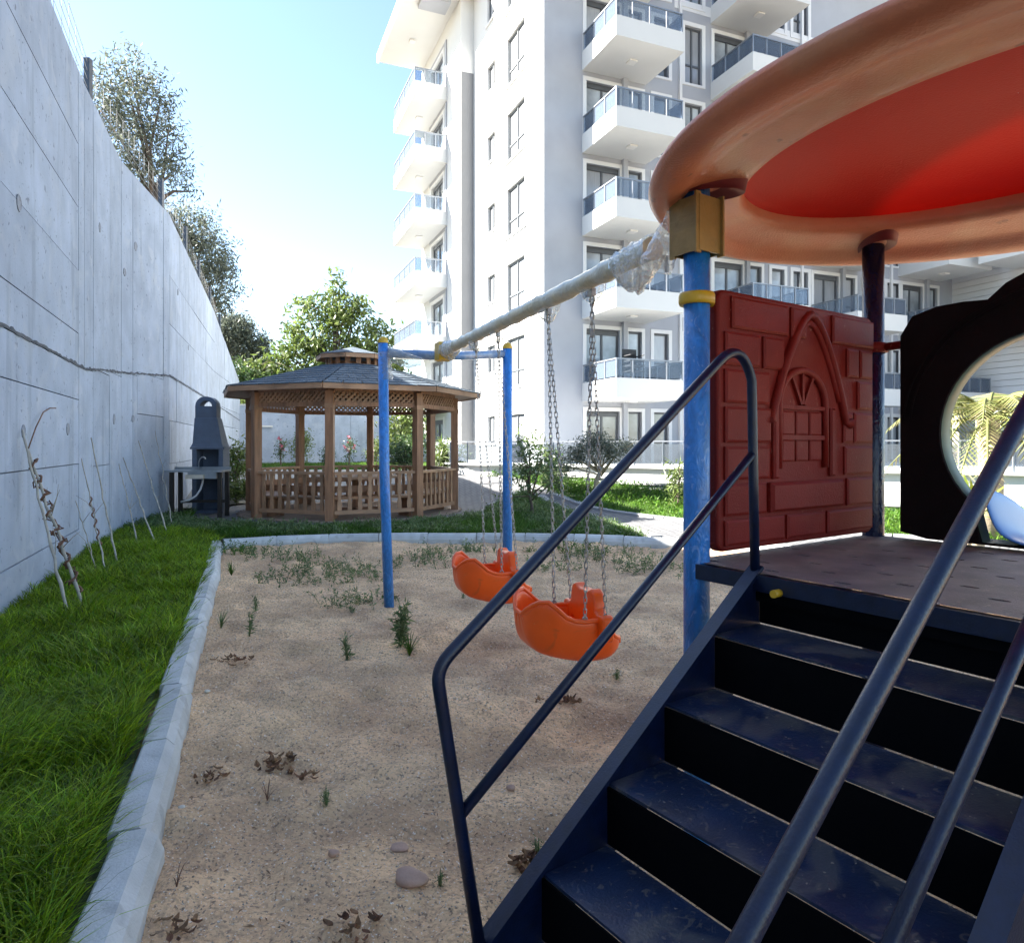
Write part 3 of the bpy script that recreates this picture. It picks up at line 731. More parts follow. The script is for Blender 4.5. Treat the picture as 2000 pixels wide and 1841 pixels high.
# terrace in front of the ground floor
ter = thing('terrace', 'raised white terrace with glass balustrade round the foot of the building', 'terrace', (1.0,20.6,.4)); IT = inv(ter)
tp = [(-2.6,25.0),(-2.35,23.2),(-1.95,21.9),(-1.35,21.05),(-.6,20.6),(.3,20.35),(1.2,20.0),(2.6,18.95),(4.6,17.5),(7,15.9),(11,13.6),(16,11.5)]
tb = tp+[(19,20),(12,27),(2,23.2),(-1.5,30)]
MB(IT).prism(tb, -.2, .87).build('terrace_block', M_white, ter)
for a, b in zip(tp[:-1], tp[1:]):
    MB(IT).bar((a[0],a[1],.9),(b[0],b[1],.9),.22,.055).build('coping', M_kerb, ter)
acc = 0; 
for a, b in zip(tp[:-1], tp[1:]):
    L_ = math.hypot(b[0]-a[0],b[1]-a[1]); n = max(1, round(L_/.95))
    for i in range(n):
        p = [a[j]+(b[j]-a[j])*i/n for j in (0,1)]; q = [a[j]+(b[j]-a[j])*(i+1)/n for j in (0,1)]
        dx, dy = (q[0]-p[0])*.04, (q[1]-p[1])*.04
        MB(IT).bb(p[0]-.02,p[0]+.02,p[1]-.02,p[1]+.02,.93,1.57).build('baluster', M_rail, ter)
        MB(IT).bar((p[0]+dx,p[1]+dy,1.25),(q[0]-dx,q[1]-dy,1.25),.012,.52).build('glass_panel', M_glt, ter)
    MB(IT).bar((a[0],a[1],1.585),(b[0],b[1],1.585),.05,.035).build('handrail', M_rail, ter)
# low garden edge wall in front of terrace
lw = thing('low_wall', 'low concrete wall with dark gap under its coping, between lawn and terrace', 'wall', (3,18.2,.4)); IL = inv(lw)
lp = [(1.3,19.6),(2.7,18.45),(4.5,17.1),(6.9,15.3),(9.6,13.9)]
for a, b in zip(lp[:-1], lp[1:]):
    a_, b_ = (a[0],a[1],Hf(*a)), (b[0],b[1],Hf(*b)); zt = .5*(a_[2]+b_[2])
    MB(IL).bar((a[0],a[1],zt+.02),(b[0],b[1],zt+.02),.16,.26).build('wall_block', M_kerb, lw)
    MB(IL).bar((a[0],a[1],zt+.165),(b[0],b[1],zt+.165),.10,.03).build('shadow_gap', M_joint, lw)
    MB(IL).bar((a[0],a[1],zt+.205),(b[0],b[1],zt+.205),.26,.05).build('coping', M_edge, lw)

# ------------------------------------------------------------ gazebo
gz = thing('gazebo', 'octagonal brown timber gazebo with grey shingle roof and picket railings', 'gazebo', (GZ[0],GZ[1],0)) 
angs = [R(-88+45*i) for i in range(8)]; PR = 2.2
pv = [Vector((PR*math.cos(a), PR*math.sin(a), 0)) for a in angs]
FZ = .09
oc = [(2.5*math.cos(a), 2.5*math.sin(a)) for a in angs]
MB().prism(oc, -.1, FZ-.03).build('floor_slab', M_kerb, gz)
nb = 46                                            # floor boards laid diagonally
for i in range(nb):
    c = -2.45+4.9*(i+.5)/nb; h = math.sqrt(max(0, 2.32**2-c*c))
    if h < .25: continue
    mb = MB(Matrix.Rotation(R(38), 4, 'Z')); mb.bb(c-.046,c+.046,-h,h,FZ-.029,FZ); mb.build('floor_board', M_deckb, gz)
for i, p in enumerate(pv):
    a = angs[i]; mb = MB(TR(p) @ Matrix.Rotation(a, 4, 'Z')); mb.bb(-.075,.075,-.075,.075,.0 if i else -.0,2.5); mb.build('post', M_wood, gz)
    mb = MB(TR(p) @ Matrix.Rotation(a, 4, 'Z')); mb.bb(-.083,.083,-.083,.083,2.18,2.26); mb.build('post_collar', M_woodh, gz)
rg = random.Random(21)
for i in range(8):
    p, q = pv[i], pv[(i+1) % 8]; d = (q-p).normalized(); L_ = (q-p).length; nn = Vector((d.y,-d.x,0))
    M = FRM((p.x,p.y,0), d, -nn)              # local x along the side, y inwards
    pan = MB(M).bb(.08,L_-.08,-.035,.035,.2,.27).build('railing', M_woodh, gz)
    if i == 3: continue_entry = True
    MB(M).bb(.07,L_-.07,-.06,.06,.94,.99).build('top_rail', M_woodh, pan)
    n = 8
    for k in range(n):
        x = .08+(L_-.16)*(k+.5)/n; w = .040
        prof = [(-w,.272),(w,.272),(w,.40),(w*.62,.49),(w,.58),(w,.68),(w*.62,.77),(w,.86),(w,.938),(-w,.938),(-w,.86),(-w*.62,.77),(-w,.68),(-w,.58),(-w*.62,.49),(-w,.40)]
        MB(M @ TR((x,0,0))).prism(prof, -.014,.014, axis='y').build('picket', M_woodh, pan)
    # frieze: beam, lattice, top beam
    fr = MB(M).bb(.075,L_-.075,-.035,.035,2.22,2.30).build('frieze', M_wood, gz)
    MB(M).bb(.075,L_-.075,-.04,.04,2.50,2.58).build('top_beam', M_wood, fr)
    lt = MB(M); z0, z1 = 2.30,2.50; hh = z1-z0; x = .08-hh
    while x < L_-.08:
        for sgn, y in ((1,-.012),(-1,.012)):
            a_, b_ = (x,z0), (x+hh,z1)
            if sgn < 0: a_, b_ = (x,z1), (x+hh,z0)
            x0 = max(.078, a_[0]); x1 = min(L_-.078, b_[0])
            if x1-x0 > .03:
                sl = (b_[1]-a_[1])/(b_[0]-a_[0]); lt.bar((x0,y,a_[1]+sl*(x0-a_[0])),(x1,y,a_[1]+sl*(x1-a_[0])),.014,.038,up=(0,0,1))
        x += .105
    lt.build('lattice', M_woodh, fr)
# benches and table inside
for i in range(8):
    if i == 3: continue
    a0, a1 = angs[i], angs[(i+1) % 8]
    poly = [(r*math.cos(a), r*math.sin(a)) for r, a in ((2.02,a0),(2.02,a1),(1.6,a1),(1.6,a0))]
    b = MB().prism(poly, .46,.50).build('bench', M_woodh, gz)
    am = (a0+a1)/2
    MB(TR((1.8*math.cos(a0),1.8*math.sin(a0),0)) @ Matrix.Rotation(a0,4,'Z')).bb(-.17,.17,-.03,.03,FZ,.458).build('bench_leg', M_wood, b)
    poly = [(r*math.cos(a), r*math.sin(a)) for r, a in ((2.06,a0),(2.06,a1),(2.03,a1),(2.03,a0))]
    MB().prism(poly, .60,.72).build('bench_back', M_wood, b)
tb_ = thing('garden_table', 'octagonal wooden table standing inside the gazebo', 'table', (GZ[0]+.1,GZ[1]-.1,FZ))
MB().prism([(.95*math.cos(a),.95*math.sin(a)) for a in angs], .70,.745).build('tabletop', M_woodh, tb_)
MB().bb(-.08,.08,-.08,.08,0,.70).build('pedestal', M_wood, tb_)
for a in (0, math.pi/2): MB(Matrix.Rotation(a+.3,4,'Z')).bb(-.45,.45,-.05,.05,.0,.07).build('foot', M_wood, tb_)
# roof
roof = None
RR, RZ, rr_, rz_ = 2.74, 2.60, .66, 3.18
def oct_pt(r, i, z): a = angs[i % 8]; return Vector((r*math.cos(a), r*math.sin(a), z))
mb = MB()
for i in range(8): mb.add([oct_pt(RR,i,RZ-.02),oct_pt(RR,i+1,RZ-.02),oct_pt(rr_,i+1,rz_-.02),oct_pt(rr_,i,rz_-.02)], [(0,1,2,3)])
roof = mb.build('roof', M_woodh, gz)
for i in range(8):   # fascia boards and soffit
    p, q = oct_pt(RR+.01,i,0), oct_pt(RR+.01,i+1,0); d = (q-p).normalized(); nn = Vector((d.y,-d.x,0))
    M = FRM((p.x,p.y,0), d, -nn); L_ = (q-p).length
    MB(M).bb(.005,L_-.005,-.014,.014,RZ-.095,RZ+.0).build('fascia_board', M_woodh, roof)
    mb = MB(); mb.add([oct_pt(RR-.02,i,RZ-.075),oct_pt(RR-.02,i+1,RZ-.075),oct_pt(PR-.1,i+1,2.585),oct_pt(PR-.1,i,2.585)], [(0,1,2,3)]); mb.build('soffit', M_wood, roof)
# shingles: courses of tabs on each face
sh_n = 0
for i in range(8):
    rows = 9
    for r in range(rows):
        t0, t1 = r/rows, min(1, (r+1.28)/rows)
        def edge(t, j): return oct_pt(RR+.03,j,RZ+.005).lerp(oct_pt(rr_,j,rz_+.005), t)
        A, B = edge(t0,i), edge(t0,i+1); C, D = edge(t1,i+1), edge(t1,i)
        Lb = (B-A).length; n = max(1, round(Lb/.36)); ofs = .5 if r % 2 else 0
        up = (C+D-A-B).normalized(); nrm = (B-A).cross(up).normalized(); 
        if nrm.z < 0: nrm = -nrm
        cuts = [0]+[(k+ofs)/n for k in range(0 if ofs else 1, n)]+[1]
        for k in range(len(cuts)-1):
            u0, u1 = cuts[k]+.004, cuts[k+1]-.004
            if u1-u0 < .03: continue
            j = rg.uniform(-.012,.012)
            a_ = A.lerp(B,u0)-up*(.012+j); b_ = A.lerp(B,u1)-up*(.012+j); c_ = D.lerp(C,u1); d_ = D.lerp(C,u0)
            hi = .016+rg.uniform(0,.006)
            vs = [a_+nrm*hi, b_+nrm*hi, c_+nrm*.003, d_+nrm*.003, a_, b_]
            MB().add(vs, [(0,1,2,3),(4,5,1,0)]).build('shingle', M_shing, roof); sh_n += 1
# cupola
cu = MB().prism([(.6*math.cos(a),.6*math.sin(a)) for a in angs], 3.12,3.2).build('cupola', M_wood, gz)
for i in range(16):
    a = angs[0]+i*math.pi/8; MB(TR((.56*math.cos(a),.56*math.sin(a),0)) @ Matrix.Rotation(a,4,'Z')).bb(-.015,.015,-.05,.05,3.2,3.34).build('cupola_slat', M_wood, cu)
for i in range(8):
    p, q = oct_pt(.78,i,0), oct_pt(.78,i+1,0); d = (q-p).normalized(); nn = Vector((d.y,-d.x,0)); M = FRM((p.x,p.y,0), d, -nn); L_ = (q-p).length
    MB(M).bb(.003,L_-.003,-.012,.012,3.31,3.40).build('fascia_board', M_woodh, cu)
    mb = MB(); mb.add([oct_pt(.81,i,3.405),oct_pt(.81,i+1,3.405),(0,0,3.62)], [(0,1,2)]); mb.add([oct_pt(.80,i,3.395),oct_pt(.80,i+1,3.395),(0,0,3.40)], [(0,1,2)]); mb.build('shingle_face', M_shing, cu)

# ------------------------------------------------------------ barbecue and sink
bq = thing('barbecue', 'dark blue-grey concrete barbecue with tapered chimney and arched top, by the retaining wall', 'barbecue', (-6.42,14.75,.05), R(8))
def taper(secs):
    mb = MB()
    for (x0,x1,y0,y1,z0),(X0,X1,Y0,Y1,z1) in zip(secs[:-1],secs[1:]):
        mb.add([(x0,y0,z0),(x1,y0,z0),(x1,y1,z0),(x0,y1,z0),(X0,Y0,z1),(X1,Y0,z1),(X1,Y1,z1),(X0,Y1,z1)], [(3,2,1,0),(4,5,6,7),(0,1,5,4),(1,2,6,5),(2,3,7,6),(3,0,4,7)])
    return mb
b1 = MB(); b1.bb(-.31,-.22,-.26,.26,0,1.35); b1.bb(.22,.31,-.26,.26,0,1.35); b1.bb(-.22,.22,.2,.26,0,1.35); b1.bb(-.22,.22,-.26,.2,.82,.9); b1.bb(-.22,.22,-.26,.2,0,.06)
b1.build('firebox', M_bbq, bq)
MB().bb(-.34,.34,-.30,.28,1.352,1.40).build('lintel', M_bbq, bq)
taper([(-.33,.31,-.28,.27,1.402),(-.30,.28,-.25,.25,1.48),(-.29,.17,-.16,.18,2.0),(-.28,.15,-.15,.17,2.02),(-.28,.15,-.15,.17,2.26)]).build('hood', M_bbq, bq)
ar = MB()
for k in range(9):
    a0, a1 = math.pi*k/9, math.pi*(k+1)/9; c = (-.065, 2.262)
    vs = [(c[0]+r*math.cos(a), y, c[1]+r*.95*math.sin(a)) for a in (a0,a1) for r in (.12,.215) for y in (-.15,.17)]
    ar.add(vs, [(0,1,3,2),(4,6,7,5),(0,4,5,1),(2,3,7,6),(0,2,6,4),(1,5,7,3)])
ar.build('chimney_arch', M_bbq, bq)
sk = thing('sink_table', 'outdoor stainless steel sink table with dark legs, tap and white drain hose', 'sink', (-6.25,13.75,.03), R(3))
s = MB(); s.bb(-.56,-.12,-.26,.26,.93,.965); s.bb(.42,.56,-.26,.26,.93,.965); s.bb(-.12,.42,-.26,-.18,.93,.965); s.bb(-.12,.42,.18,.26,.93,.965); s.bb(-.56,.56,.25,.27,.965,1.02)
s.build('worktop', M_stainless, sk)
s = MB(); s.bb(-.12,.42,-.18,.18,.80,.81); s.bb(-.13,-.12,-.18,.18,.80,.93); s.bb(.42,.43,-.18,.18,.80,.93); s.bb(-.12,.42,-.19,-.18,.80,.93); s.bb(-.12,.42,.18,.19,.80,.93); s.build('basin', M_stainless, sk)
for x in (-.42, .5):
    for y in (-.2,.2): MB().bb(x-.035,x+.035,y-.035,y+.035,0,.928).build('leg', M_dark, sk)
MB().bb(-.38,.46,.17,.2,.3,.36).build('stretcher', M_dark, sk)
MB().tube([(-.06,.2,.965),(-.06,.2,1.1),(-.02,.15,1.18),(.06,.08,1.22),(.12,.03,1.215),(.14,.02,1.18)], .013, 8).build('tap', M_steel, sk)
MB().tube([(.1,0,.80),(.1,-.02,.72),(.07,-.05,.58),(0,-.08,.46),(-.12,-.1,.38),(-.28,-.12,.34)], .02, 8).build('drain_hose', M_hose, sk)
MB().bb(-.15,.2,-.24,-.2,.80,.88).build('bracket', M_pale, sk)

# ------------------------------------------------------------ swing frame
SB0 = Vector((.60,2.95,2.335)); SB1 = Vector((-.64,6.40,2.36))
SD = (SB1-SB0).normalized(); SQ = Vector((SD.y,-SD.x,0)).normalized()
sw = thing('swing_stand', 'swing frame with wrapped cream top beam and two blue posts', 'swing frame', (-.64,6.4,0)); IS = inv(sw)
pr = Vector((.999,.03,0))
for sx in (-1.19+.0, .0):
    pass
def post(px, d): return Vector(((px-1000)/1350*d, d, 0))
pL, pR_ = post(751,6.42), post(991,6.80)
for p in (pL, pR_):
    lean = .045 if p is pL else .0
    o = MB(IS).tube([(p.x+lean,p.y,-.1),(p.x,p.y,1.2),(p.x-lean*.3,p.y,2.44)], .047, 16).build('post', M_blue, sw)
    MB(IS).lathe([(.049,2.44),(.049,2.455),(.040,2.485),(.02,2.50),(0,2.503)], 16, (p.x-lean*.3,p.y,0)).build('post_cap', M_yellow, o)
MB(IS).tube([pL+Vector((.03,0,2.35)), pL.lerp(pR_,.5)+Vector((0,0,2.345)), pR_+Vector((-.03,0,2.39))], .042, 14).build('crossbar', M_bluebar, sw)
e = SB1-SD*.03
sl = MB(IS @ FRM(SB1, SD, SQ)); sl.bb(-.12,.06,-.065,.065,-.085,.075); sl.build('bracket', M_yellow, sw)
# wrapped beam with slightly uneven film
pts = []; rs = []; rr = random.Random(4)
for i in range(60):
    t = i/59; pts.append(SB0.lerp(SB1-SD*.1,t)); rs.append(.046+rr.uniform(-.0025,.004)+(.006 if i % 7 == 0 else 0))
MB(IS).tube(pts, rs, 18).build('top_beam', M_cream, sw)
def crumple(p0, p1, r0, r1, seed, n=22, k=16, name='film_wrap', parent=sw, I=IS, sag=0.):
    rn = random.Random(seed); d = (p1-p0).normalized(); a = d.orthogonal().normalized(); b = d.cross(a); vs = []
    for i in range(n):
        t = i/(n-1); c = p0.lerp(p1,t)
        for j in range(k):
            an = 2*math.pi*j/k; r = (r0+(r1-r0)*t)*(1+rn.uniform(-.16,.2)*(1 if j % 2 else .4)); v = a*math.cos(an)+b*math.sin(an)
            q = c+v*r
            if v.z < -.3: q.z += v.z*sag*math.sin(math.pi*t)*rn.uniform(.6,1.1)
            vs.append(q)
    fs = [(i*k+j, i*k+(j+1) % k, (i+1)*k+(j+1) % k, (i+1)*k+j) for i in range(n-1) for j in range(k)]
    return MB(I).add(vs, fs, True).build(name, M_film, parent)
crumple(SB0-SD*.03, SB0+SD*.30, .062, .055, 1, sag=.11)
crumple(SB1-SD*.5, SB1-SD*.12, .052, .07, 2, sag=.05)
crumple(pL+Vector((.04,-.02,2.36)), pL+Vector((.36,-.02,2.27)), .05, .03, 3, 14, 10, sag=.08)
crumple(pL+Vector((0.02,0,2.1)), pL+Vector((-.0,0,2.36)), .053, .056, 9, 16, 12)
# lumps of crumpled film round the post foot
hooks = [.202, .353, .595, .737]
B0h, B1h = Vector((.676,2.85,2.34)), Vector((-.626,6.4,2.36))
hp = []
for h in hooks:
    c = B0h.lerp(B1h, h); hp.append(c-Vector((0,0,.115)))
    M = IS @ FRM(c, SD, SQ)
    hk = MB(M); hk.bb(-.02,.02,-.012,.012,-.078,-.04); hk.tube([(.0+.024*math.cos(a),0,-.098+.026*math.sin(a)) for a in [2*math.pi*k/12 for k in range(12)]], .0055, 6, closed=True)
    hk.build('hanger', M_galv, sw)
    crumple(c-SD*.06-Vector((0,0,.03)), c+SD*.06-Vector((0,0,.035)), .05,.05, int(h*100), 8, 10, sag=.05)

def chain_mb(mb, p, q, pitch=.031, w=.0085, wr=.0028):
    d = q-p; L_ = d.length; n = int(L_/pitch); d.normalize(); a = d.orthogonal().normalized(); b = d.cross(a)
    hl = pitch*.5+.0048
    for i in range(n+1):
        c = p+d*(pitch*i); s = a if i % 2 else b; pts = []
        for k in range(8):
            an = 2*math.pi*k/8+math.pi/8
            pts.append(c+d*(hl*.62 if math.cos(an) > 0 else -hl*.62)+d*math.cos(an)*hl*.40+s*math.sin(an)*w)
        mb.tube(pts, wr, 4, closed=True)
def swing_seat(c, zc, hA, hB, label):
    """bucket seat hung from hooks hA (near) and hB (far); local x = back to front (SQ), y = along the beam"""
    root = thing('bucket_swing', label, 'swing seat', (c.x,c.y,zc-.13), math.atan2(SQ.y,SQ.x), 'orange bucket swing seats')
    I = inv(root)
    st = [(-.318,.225,.24,.05),(-.308,.15,.27,.085),(-.29,.085,.298,.125),(-.26,.045,.322,.158),(-.215,.022,.326,.185),(-.165,.008,.285,.205),(-.115,-.005,.240,.205),(-.06,-.018,.215,.205),(.0,-.03,.205,.205),
          (.05,-.038,.208,.203),(.105,-.04,.204,.198),(.15,-.04,.172,.19),(.185,-.036,.125,.178),(.215,-.028,.095,.16),(.25,-.012,.075,.135),(.28,.012,.065,.09),(.29,.035,.06,.05)]
    mb = MB(); vs = []; K = 15
    st = [(x*.93, zb, zr*.95, w*.96) for x, zb, zr, w in st]
    for x, zb, zr, w in st:
        for k in range(K):
            t = -1+2*k/(K-1); a = abs(t)
            y = w*math.copysign(min(1, (a*1.55))**.9, t) if a < .65 else w*math.copysign(1+.05*(a-.65)/.35, t)
            z = zb+(zr-zb)*max(0, (a-.42)/.58)**1.25 if a > .42 else zb+.004*(a/.42)
            vs.append((x, y, z))
    n = len(st); fs = [(i*K+j, i*K+j+1, (i+1)*K+j+1, (i+1)*K+j) for i in range(n-1) for j in range(K-1)]
    # back and front closures
    fs.append(tuple(range(K))); fs.append(tuple((n-1)*K+j for j in range(K-1,-1,-1)))
    mb.add(vs, fs, True); o = mb.build('seat', M_orange, root)
    md_ = o.modifiers.new('thick','SOLIDIFY'); md_.thickness = .02; md_.offset = -.2
    sb = o.modifiers.new('sub','SUBSURF'); sb.levels = 1; sb.render_levels = 2
    # rolled rim
    pts = [(x, -w*1.05, zr) for x, zb, zr, w in st[::-1][1:]]+[(x, w*1.05, zr) for x, zb, zr, w in st[:-1]]
    MB().tube(pts, .013, 8).build('rim', M_orange, o)
    # safety guard with rounded animal shape across the front
    g_ = [(-.255,.09),(-.255,.215),(-.225,.228),(-.18,.22),(-.155,.235),(-.15,.275),(-.135,.325),(-.10,.345),(-.07,.33),(-.04,.322),(0,.326),(.04,.322),(.07,.33),(.10,.345),(.135,.325),(.15,.275),
          (.155,.235),(.18,.22),(.225,.228),(.255,.215),(.255,.09),(.22,.075),(.18,.10),(.13,.15),(.09,.12),(.06,.05),(0,.02),(-.06,.05),(-.09,.12),(-.13,.15),(-.18,.10),(-.22,.075)]
    gm = MB(FRM((.115,0,0), (0,1,0), (1,0,0))); gm.prism([(a,b) for a, b in g_], -.035,.035, axis='y')
    go = gm.build('safety_guard', M_orange, root)
    bv = go.modifiers.new('bev','BEVEL'); bv.width = .02; bv.segments = 4; bv.limit_method = 'ANGLE'
    for poly in go.data.polygons: poly.use_smooth = True
    MB().bb(.215,.30,-.045,.045,.015,.05).build('front_lip', M_orange, o)
    for y, hk in ((-.205,hA),(.205,hB)):
        hl = I @ hk
        # chain ends: the back ones on the seat side, the front ones on the guard; local y sign: near hook is at -y
        for x, z in ((.0,.215),(.115,.222)):
            yy = (y*1.0 if x == 0 else y*1.07); mb = MB(); chain_mb(mb, hl, Vector((x, yy, z))); ch = mb.build('chain', M_galv, root); ch['kind'] = 'stuff'
            ey = MB(); ey.tube([(x+.013*math.cos(q),yy,z-.004+.013*math.sin(q)) for q in [2*math.pi*k/10 for k in range(10)]], .004, 5, closed=True); ey.build('eye_bolt', M_galv, root)
    return root
s2 = B0h.lerp(B1h, .2775); s1 = B0h.lerp(B1h, .666)+SQ*.05
swing_seat(s2, .50, hp[0], hp[1], 'orange bucket swing seat nearer the stairs, larger of the two')
swing_seat(s1, .49, hp[2], hp[3], 'orange bucket swing seat farther back, nearer the blue swing posts')

# ------------------------------------------------------------ play tower
AX, AY = Vector((.82,.57,0)).normalized(), Vector((.57,-.82,0)).normalized()
P1 = Vector((.70,2.62,0)); LA, LB, DZ = 1.28, 1.48, 1.06
tw = thing('play_tower', 'play tower with blue posts, red canopy, castle panel and dark metal stairs', 'play tower', P1, math.atan2(AX.y,AX.x))
# local frame of the tower: x along A, y' along -B (rotation keeps right-handedness), so B = -y
def L3(a, b, z): return Vector((a, -b, z))
corners = [(0,0),(LA,0),(LA,LB),(0,LB)]
for i, (a, b) in enumerate(corners):
    o = MB().tube([L3(a,b,-.1), L3(a,b,1.2), L3(a,b,2.475)], .049, 24).build('post', M_blue if i == 0 else M_blue_backlit, tw)
# deck plate with round holes
dk = MB(); cell = .128; ex = .02; x0, x1, y0, y1 = -ex, LA+.03, -.03, LB+.03
nx, ny = int((x1-x0)/cell), int((y1-y0)/cell); cx, cy = (x1-x0)/nx, (y1-y0)/ny
for i in range(nx):
    for j in range(ny):
        ax, ay = x0+i*cx, y0+j*cy; mx, my = ax+cx/2, ay+cy/2
        sq = [(ax,ay),(mx,ay),(ax+cx,ay),(ax+cx,my),(ax+cx,ay+cy),(mx,ay+cy),(ax,ay+cy),(ax,my)]
        hole = (i+j) % 2 == 0
        if not hole: dk.add([L3(*p,DZ) for p in (sq[0],sq[2],sq[4],sq[6])], [(0,1,2,3)]); continue
        rx, ry = .013,.030
        hl = [(mx+rx*math.cos(R(225+45*k))*1., my+ry*math.sin(R(225+45*k))) for k in range(8)]
        vs = [L3(*p,DZ) for p in sq]+[L3(*p,DZ) for p in hl]+[L3(*p,DZ-.03) for p in hl]
        dk.add(vs, [(k,(k+1) % 8,8+(k+1) % 8,8+k) for k in range(8)]+[(8+k,8+(k+1) % 8,16+(k+1) % 8,16+k) for k in range(8)])
deck = dk.build('deck', M_deck, tw)
fm = MB()
for p, q in (((0,-.03),(LA,-.03)),((0,LB+.03),(LA,LB+.03)),((-.02,0),(-.02,LB)),((LA+.03,0),(LA+.03,LB))):
    fm.bar(L3(*p,DZ-.032), L3(*q,DZ-.032), .04, .055)
fm.build('deck_frame', M_navy, deck)
# staircase on the near-left side: descends towards -A between b=.28 and b=1.2
SL, SR, RISE, RUN, NS = .28, 1.20, .177, .236, 5
st = MB()
slope = RISE/RUN
def stringer(b):
    # plate following the slope; top edge through (0,DZ+.0)
    t = .012; mb = MB()
    top_ = [(0.0,DZ+.01), (-1.44,DZ+.01-1.44*slope), (-1.44,-.02), (-1.22,-.02), (0,DZ-.30)]
    vs = [L3(a,b-t,z) for a, z in top_]+[L3(a,b+t,z) for a, z in top_]; k = 5
    mb.add(vs, [tuple(range(k)), tuple(range(2*k-1,k-1,-1))]+[(i,(i+1) % k,k+(i+1) % k,k+i) for i in range(k)]); return mb
stairs = None
o1 = stringer(SL)
# flange on top of each stringer
def flange(b): return MB().bar(L3(.0,b,DZ+.018), L3(-1.44,b,DZ+.018-1.44*slope), .052, .012)
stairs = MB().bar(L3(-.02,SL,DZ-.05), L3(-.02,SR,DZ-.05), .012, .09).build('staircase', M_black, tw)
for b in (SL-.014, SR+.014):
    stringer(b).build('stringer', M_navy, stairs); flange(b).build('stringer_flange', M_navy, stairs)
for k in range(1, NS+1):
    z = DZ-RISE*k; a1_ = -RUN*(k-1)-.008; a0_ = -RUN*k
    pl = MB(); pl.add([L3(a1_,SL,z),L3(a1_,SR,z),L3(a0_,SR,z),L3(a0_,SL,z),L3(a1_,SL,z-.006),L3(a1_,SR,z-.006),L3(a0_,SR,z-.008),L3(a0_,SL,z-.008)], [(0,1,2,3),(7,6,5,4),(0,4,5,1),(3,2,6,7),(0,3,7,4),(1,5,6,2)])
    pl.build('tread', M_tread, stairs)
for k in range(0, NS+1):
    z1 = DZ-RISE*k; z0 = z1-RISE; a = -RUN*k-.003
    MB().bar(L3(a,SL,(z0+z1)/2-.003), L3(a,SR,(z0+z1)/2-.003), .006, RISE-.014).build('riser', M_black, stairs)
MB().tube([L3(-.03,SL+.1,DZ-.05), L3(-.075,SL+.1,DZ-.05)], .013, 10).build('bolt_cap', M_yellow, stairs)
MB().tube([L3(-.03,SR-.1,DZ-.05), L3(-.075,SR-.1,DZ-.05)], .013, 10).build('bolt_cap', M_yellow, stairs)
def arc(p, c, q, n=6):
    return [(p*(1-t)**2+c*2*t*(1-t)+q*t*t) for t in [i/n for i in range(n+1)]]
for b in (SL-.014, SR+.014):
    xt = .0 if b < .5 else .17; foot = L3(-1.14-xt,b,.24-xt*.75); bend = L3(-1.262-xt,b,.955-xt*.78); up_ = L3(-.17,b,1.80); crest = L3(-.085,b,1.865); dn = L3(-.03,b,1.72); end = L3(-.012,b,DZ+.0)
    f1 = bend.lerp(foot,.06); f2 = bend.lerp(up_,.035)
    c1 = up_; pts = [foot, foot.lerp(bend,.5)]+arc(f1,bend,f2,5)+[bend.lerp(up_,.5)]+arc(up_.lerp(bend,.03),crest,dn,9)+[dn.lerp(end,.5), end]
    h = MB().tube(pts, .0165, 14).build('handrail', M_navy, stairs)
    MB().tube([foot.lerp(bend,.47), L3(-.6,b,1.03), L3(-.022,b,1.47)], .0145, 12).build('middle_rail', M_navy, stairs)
# bracket sleeve and yellow clamp at the swing post corner
br = MB()
for r0, r1, z0, z1, aa in ((.055,.075,2.215,2.42,0),):
    for k in range(4):
        a = math.pi/2*k
        M = Matrix.Rotation(a,4,'Z'); br2 = MB(M)
        br.add([M @ Vector(v) for v in ((-.062,-.066,z0),(.062,-.066,z0),(.062,-.058,z0),(-.062,-.058,z0),(-.062,-.066,z1),(.062,-.066,z1),(.062,-.058,z1),(-.062,-.058,z1))], [(3,2,1,0),(4,5,6,7),(0,1,5,4),(1,2,6,5),(2,3,7,6),(3,0,4,7)])
        br.add([M @ Vector(v) for v in ((.055,-.078,z0-.01),(.064,-.078,z0-.01),(.064,-.05,z0-.01),(.055,-.05,z0-.01),(.055,-.078,z1+.01),(.064,-.078,z1+.01),(.064,-.05,z1+.01),(.055,-.05,z1+.01))], [(3,2,1,0),(4,5,6,7),(0,1,5,4),(1,2,6,5),(2,3,7,6),(3,0,4,7)])
br.build('beam_bracket', M_brkt, tw)
for z in (2.05,):
    MB().lathe([(.051,z-.022),(.064,z-.022),(.068,z-.012),(.068,z+.012),(.064,z+.022),(.051,z+.022)], 24, (0,0,0)).build('clamp', M_yellow, tw)
    MB().tube([L3(.06,.0,z+.0), L3(.115,.0,z-.005)], .018, 12).build('clamp_bolt', M_yellow, tw)
# castle panel between post 1 and post 2 (seen from the inside: relief faces +B)
CF = FRM((0,0,0), (1,0,0), (0,-1,0))    # local x along A, y towards +B (camera side)
x0, x1, z0, z1 = .085, LA-.055, 1.085, 2.10
def rrect(x0,x1,z0,z1,r,n=5):
    out = []
    for cx_, cz_, a0 in ((x1-r,z1-r,0),(x0+r,z1-r,90),(x0+r,z0+r,180),(x1-r,z0+r,270)):
        for k in range(n+1): a = R(a0+90*k/n); out.append((cx_+r*math.cos(a), cz_+r*math.sin(a)))
    return out
body = MB(CF); body.prism(rrect(x0,x1,z0,z1,.045), -.03,.03, axis='y')
cp = body.build('castle_panel', M_brick, tw)
bv = cp.modifiers.new('bev','BEVEL'); bv.width = .015; bv.segments = 3; bv.limit_method = 'ANGLE'
rows = [1.10,1.215,1.355,1.50,1.655,1.80,1.945,2.085]
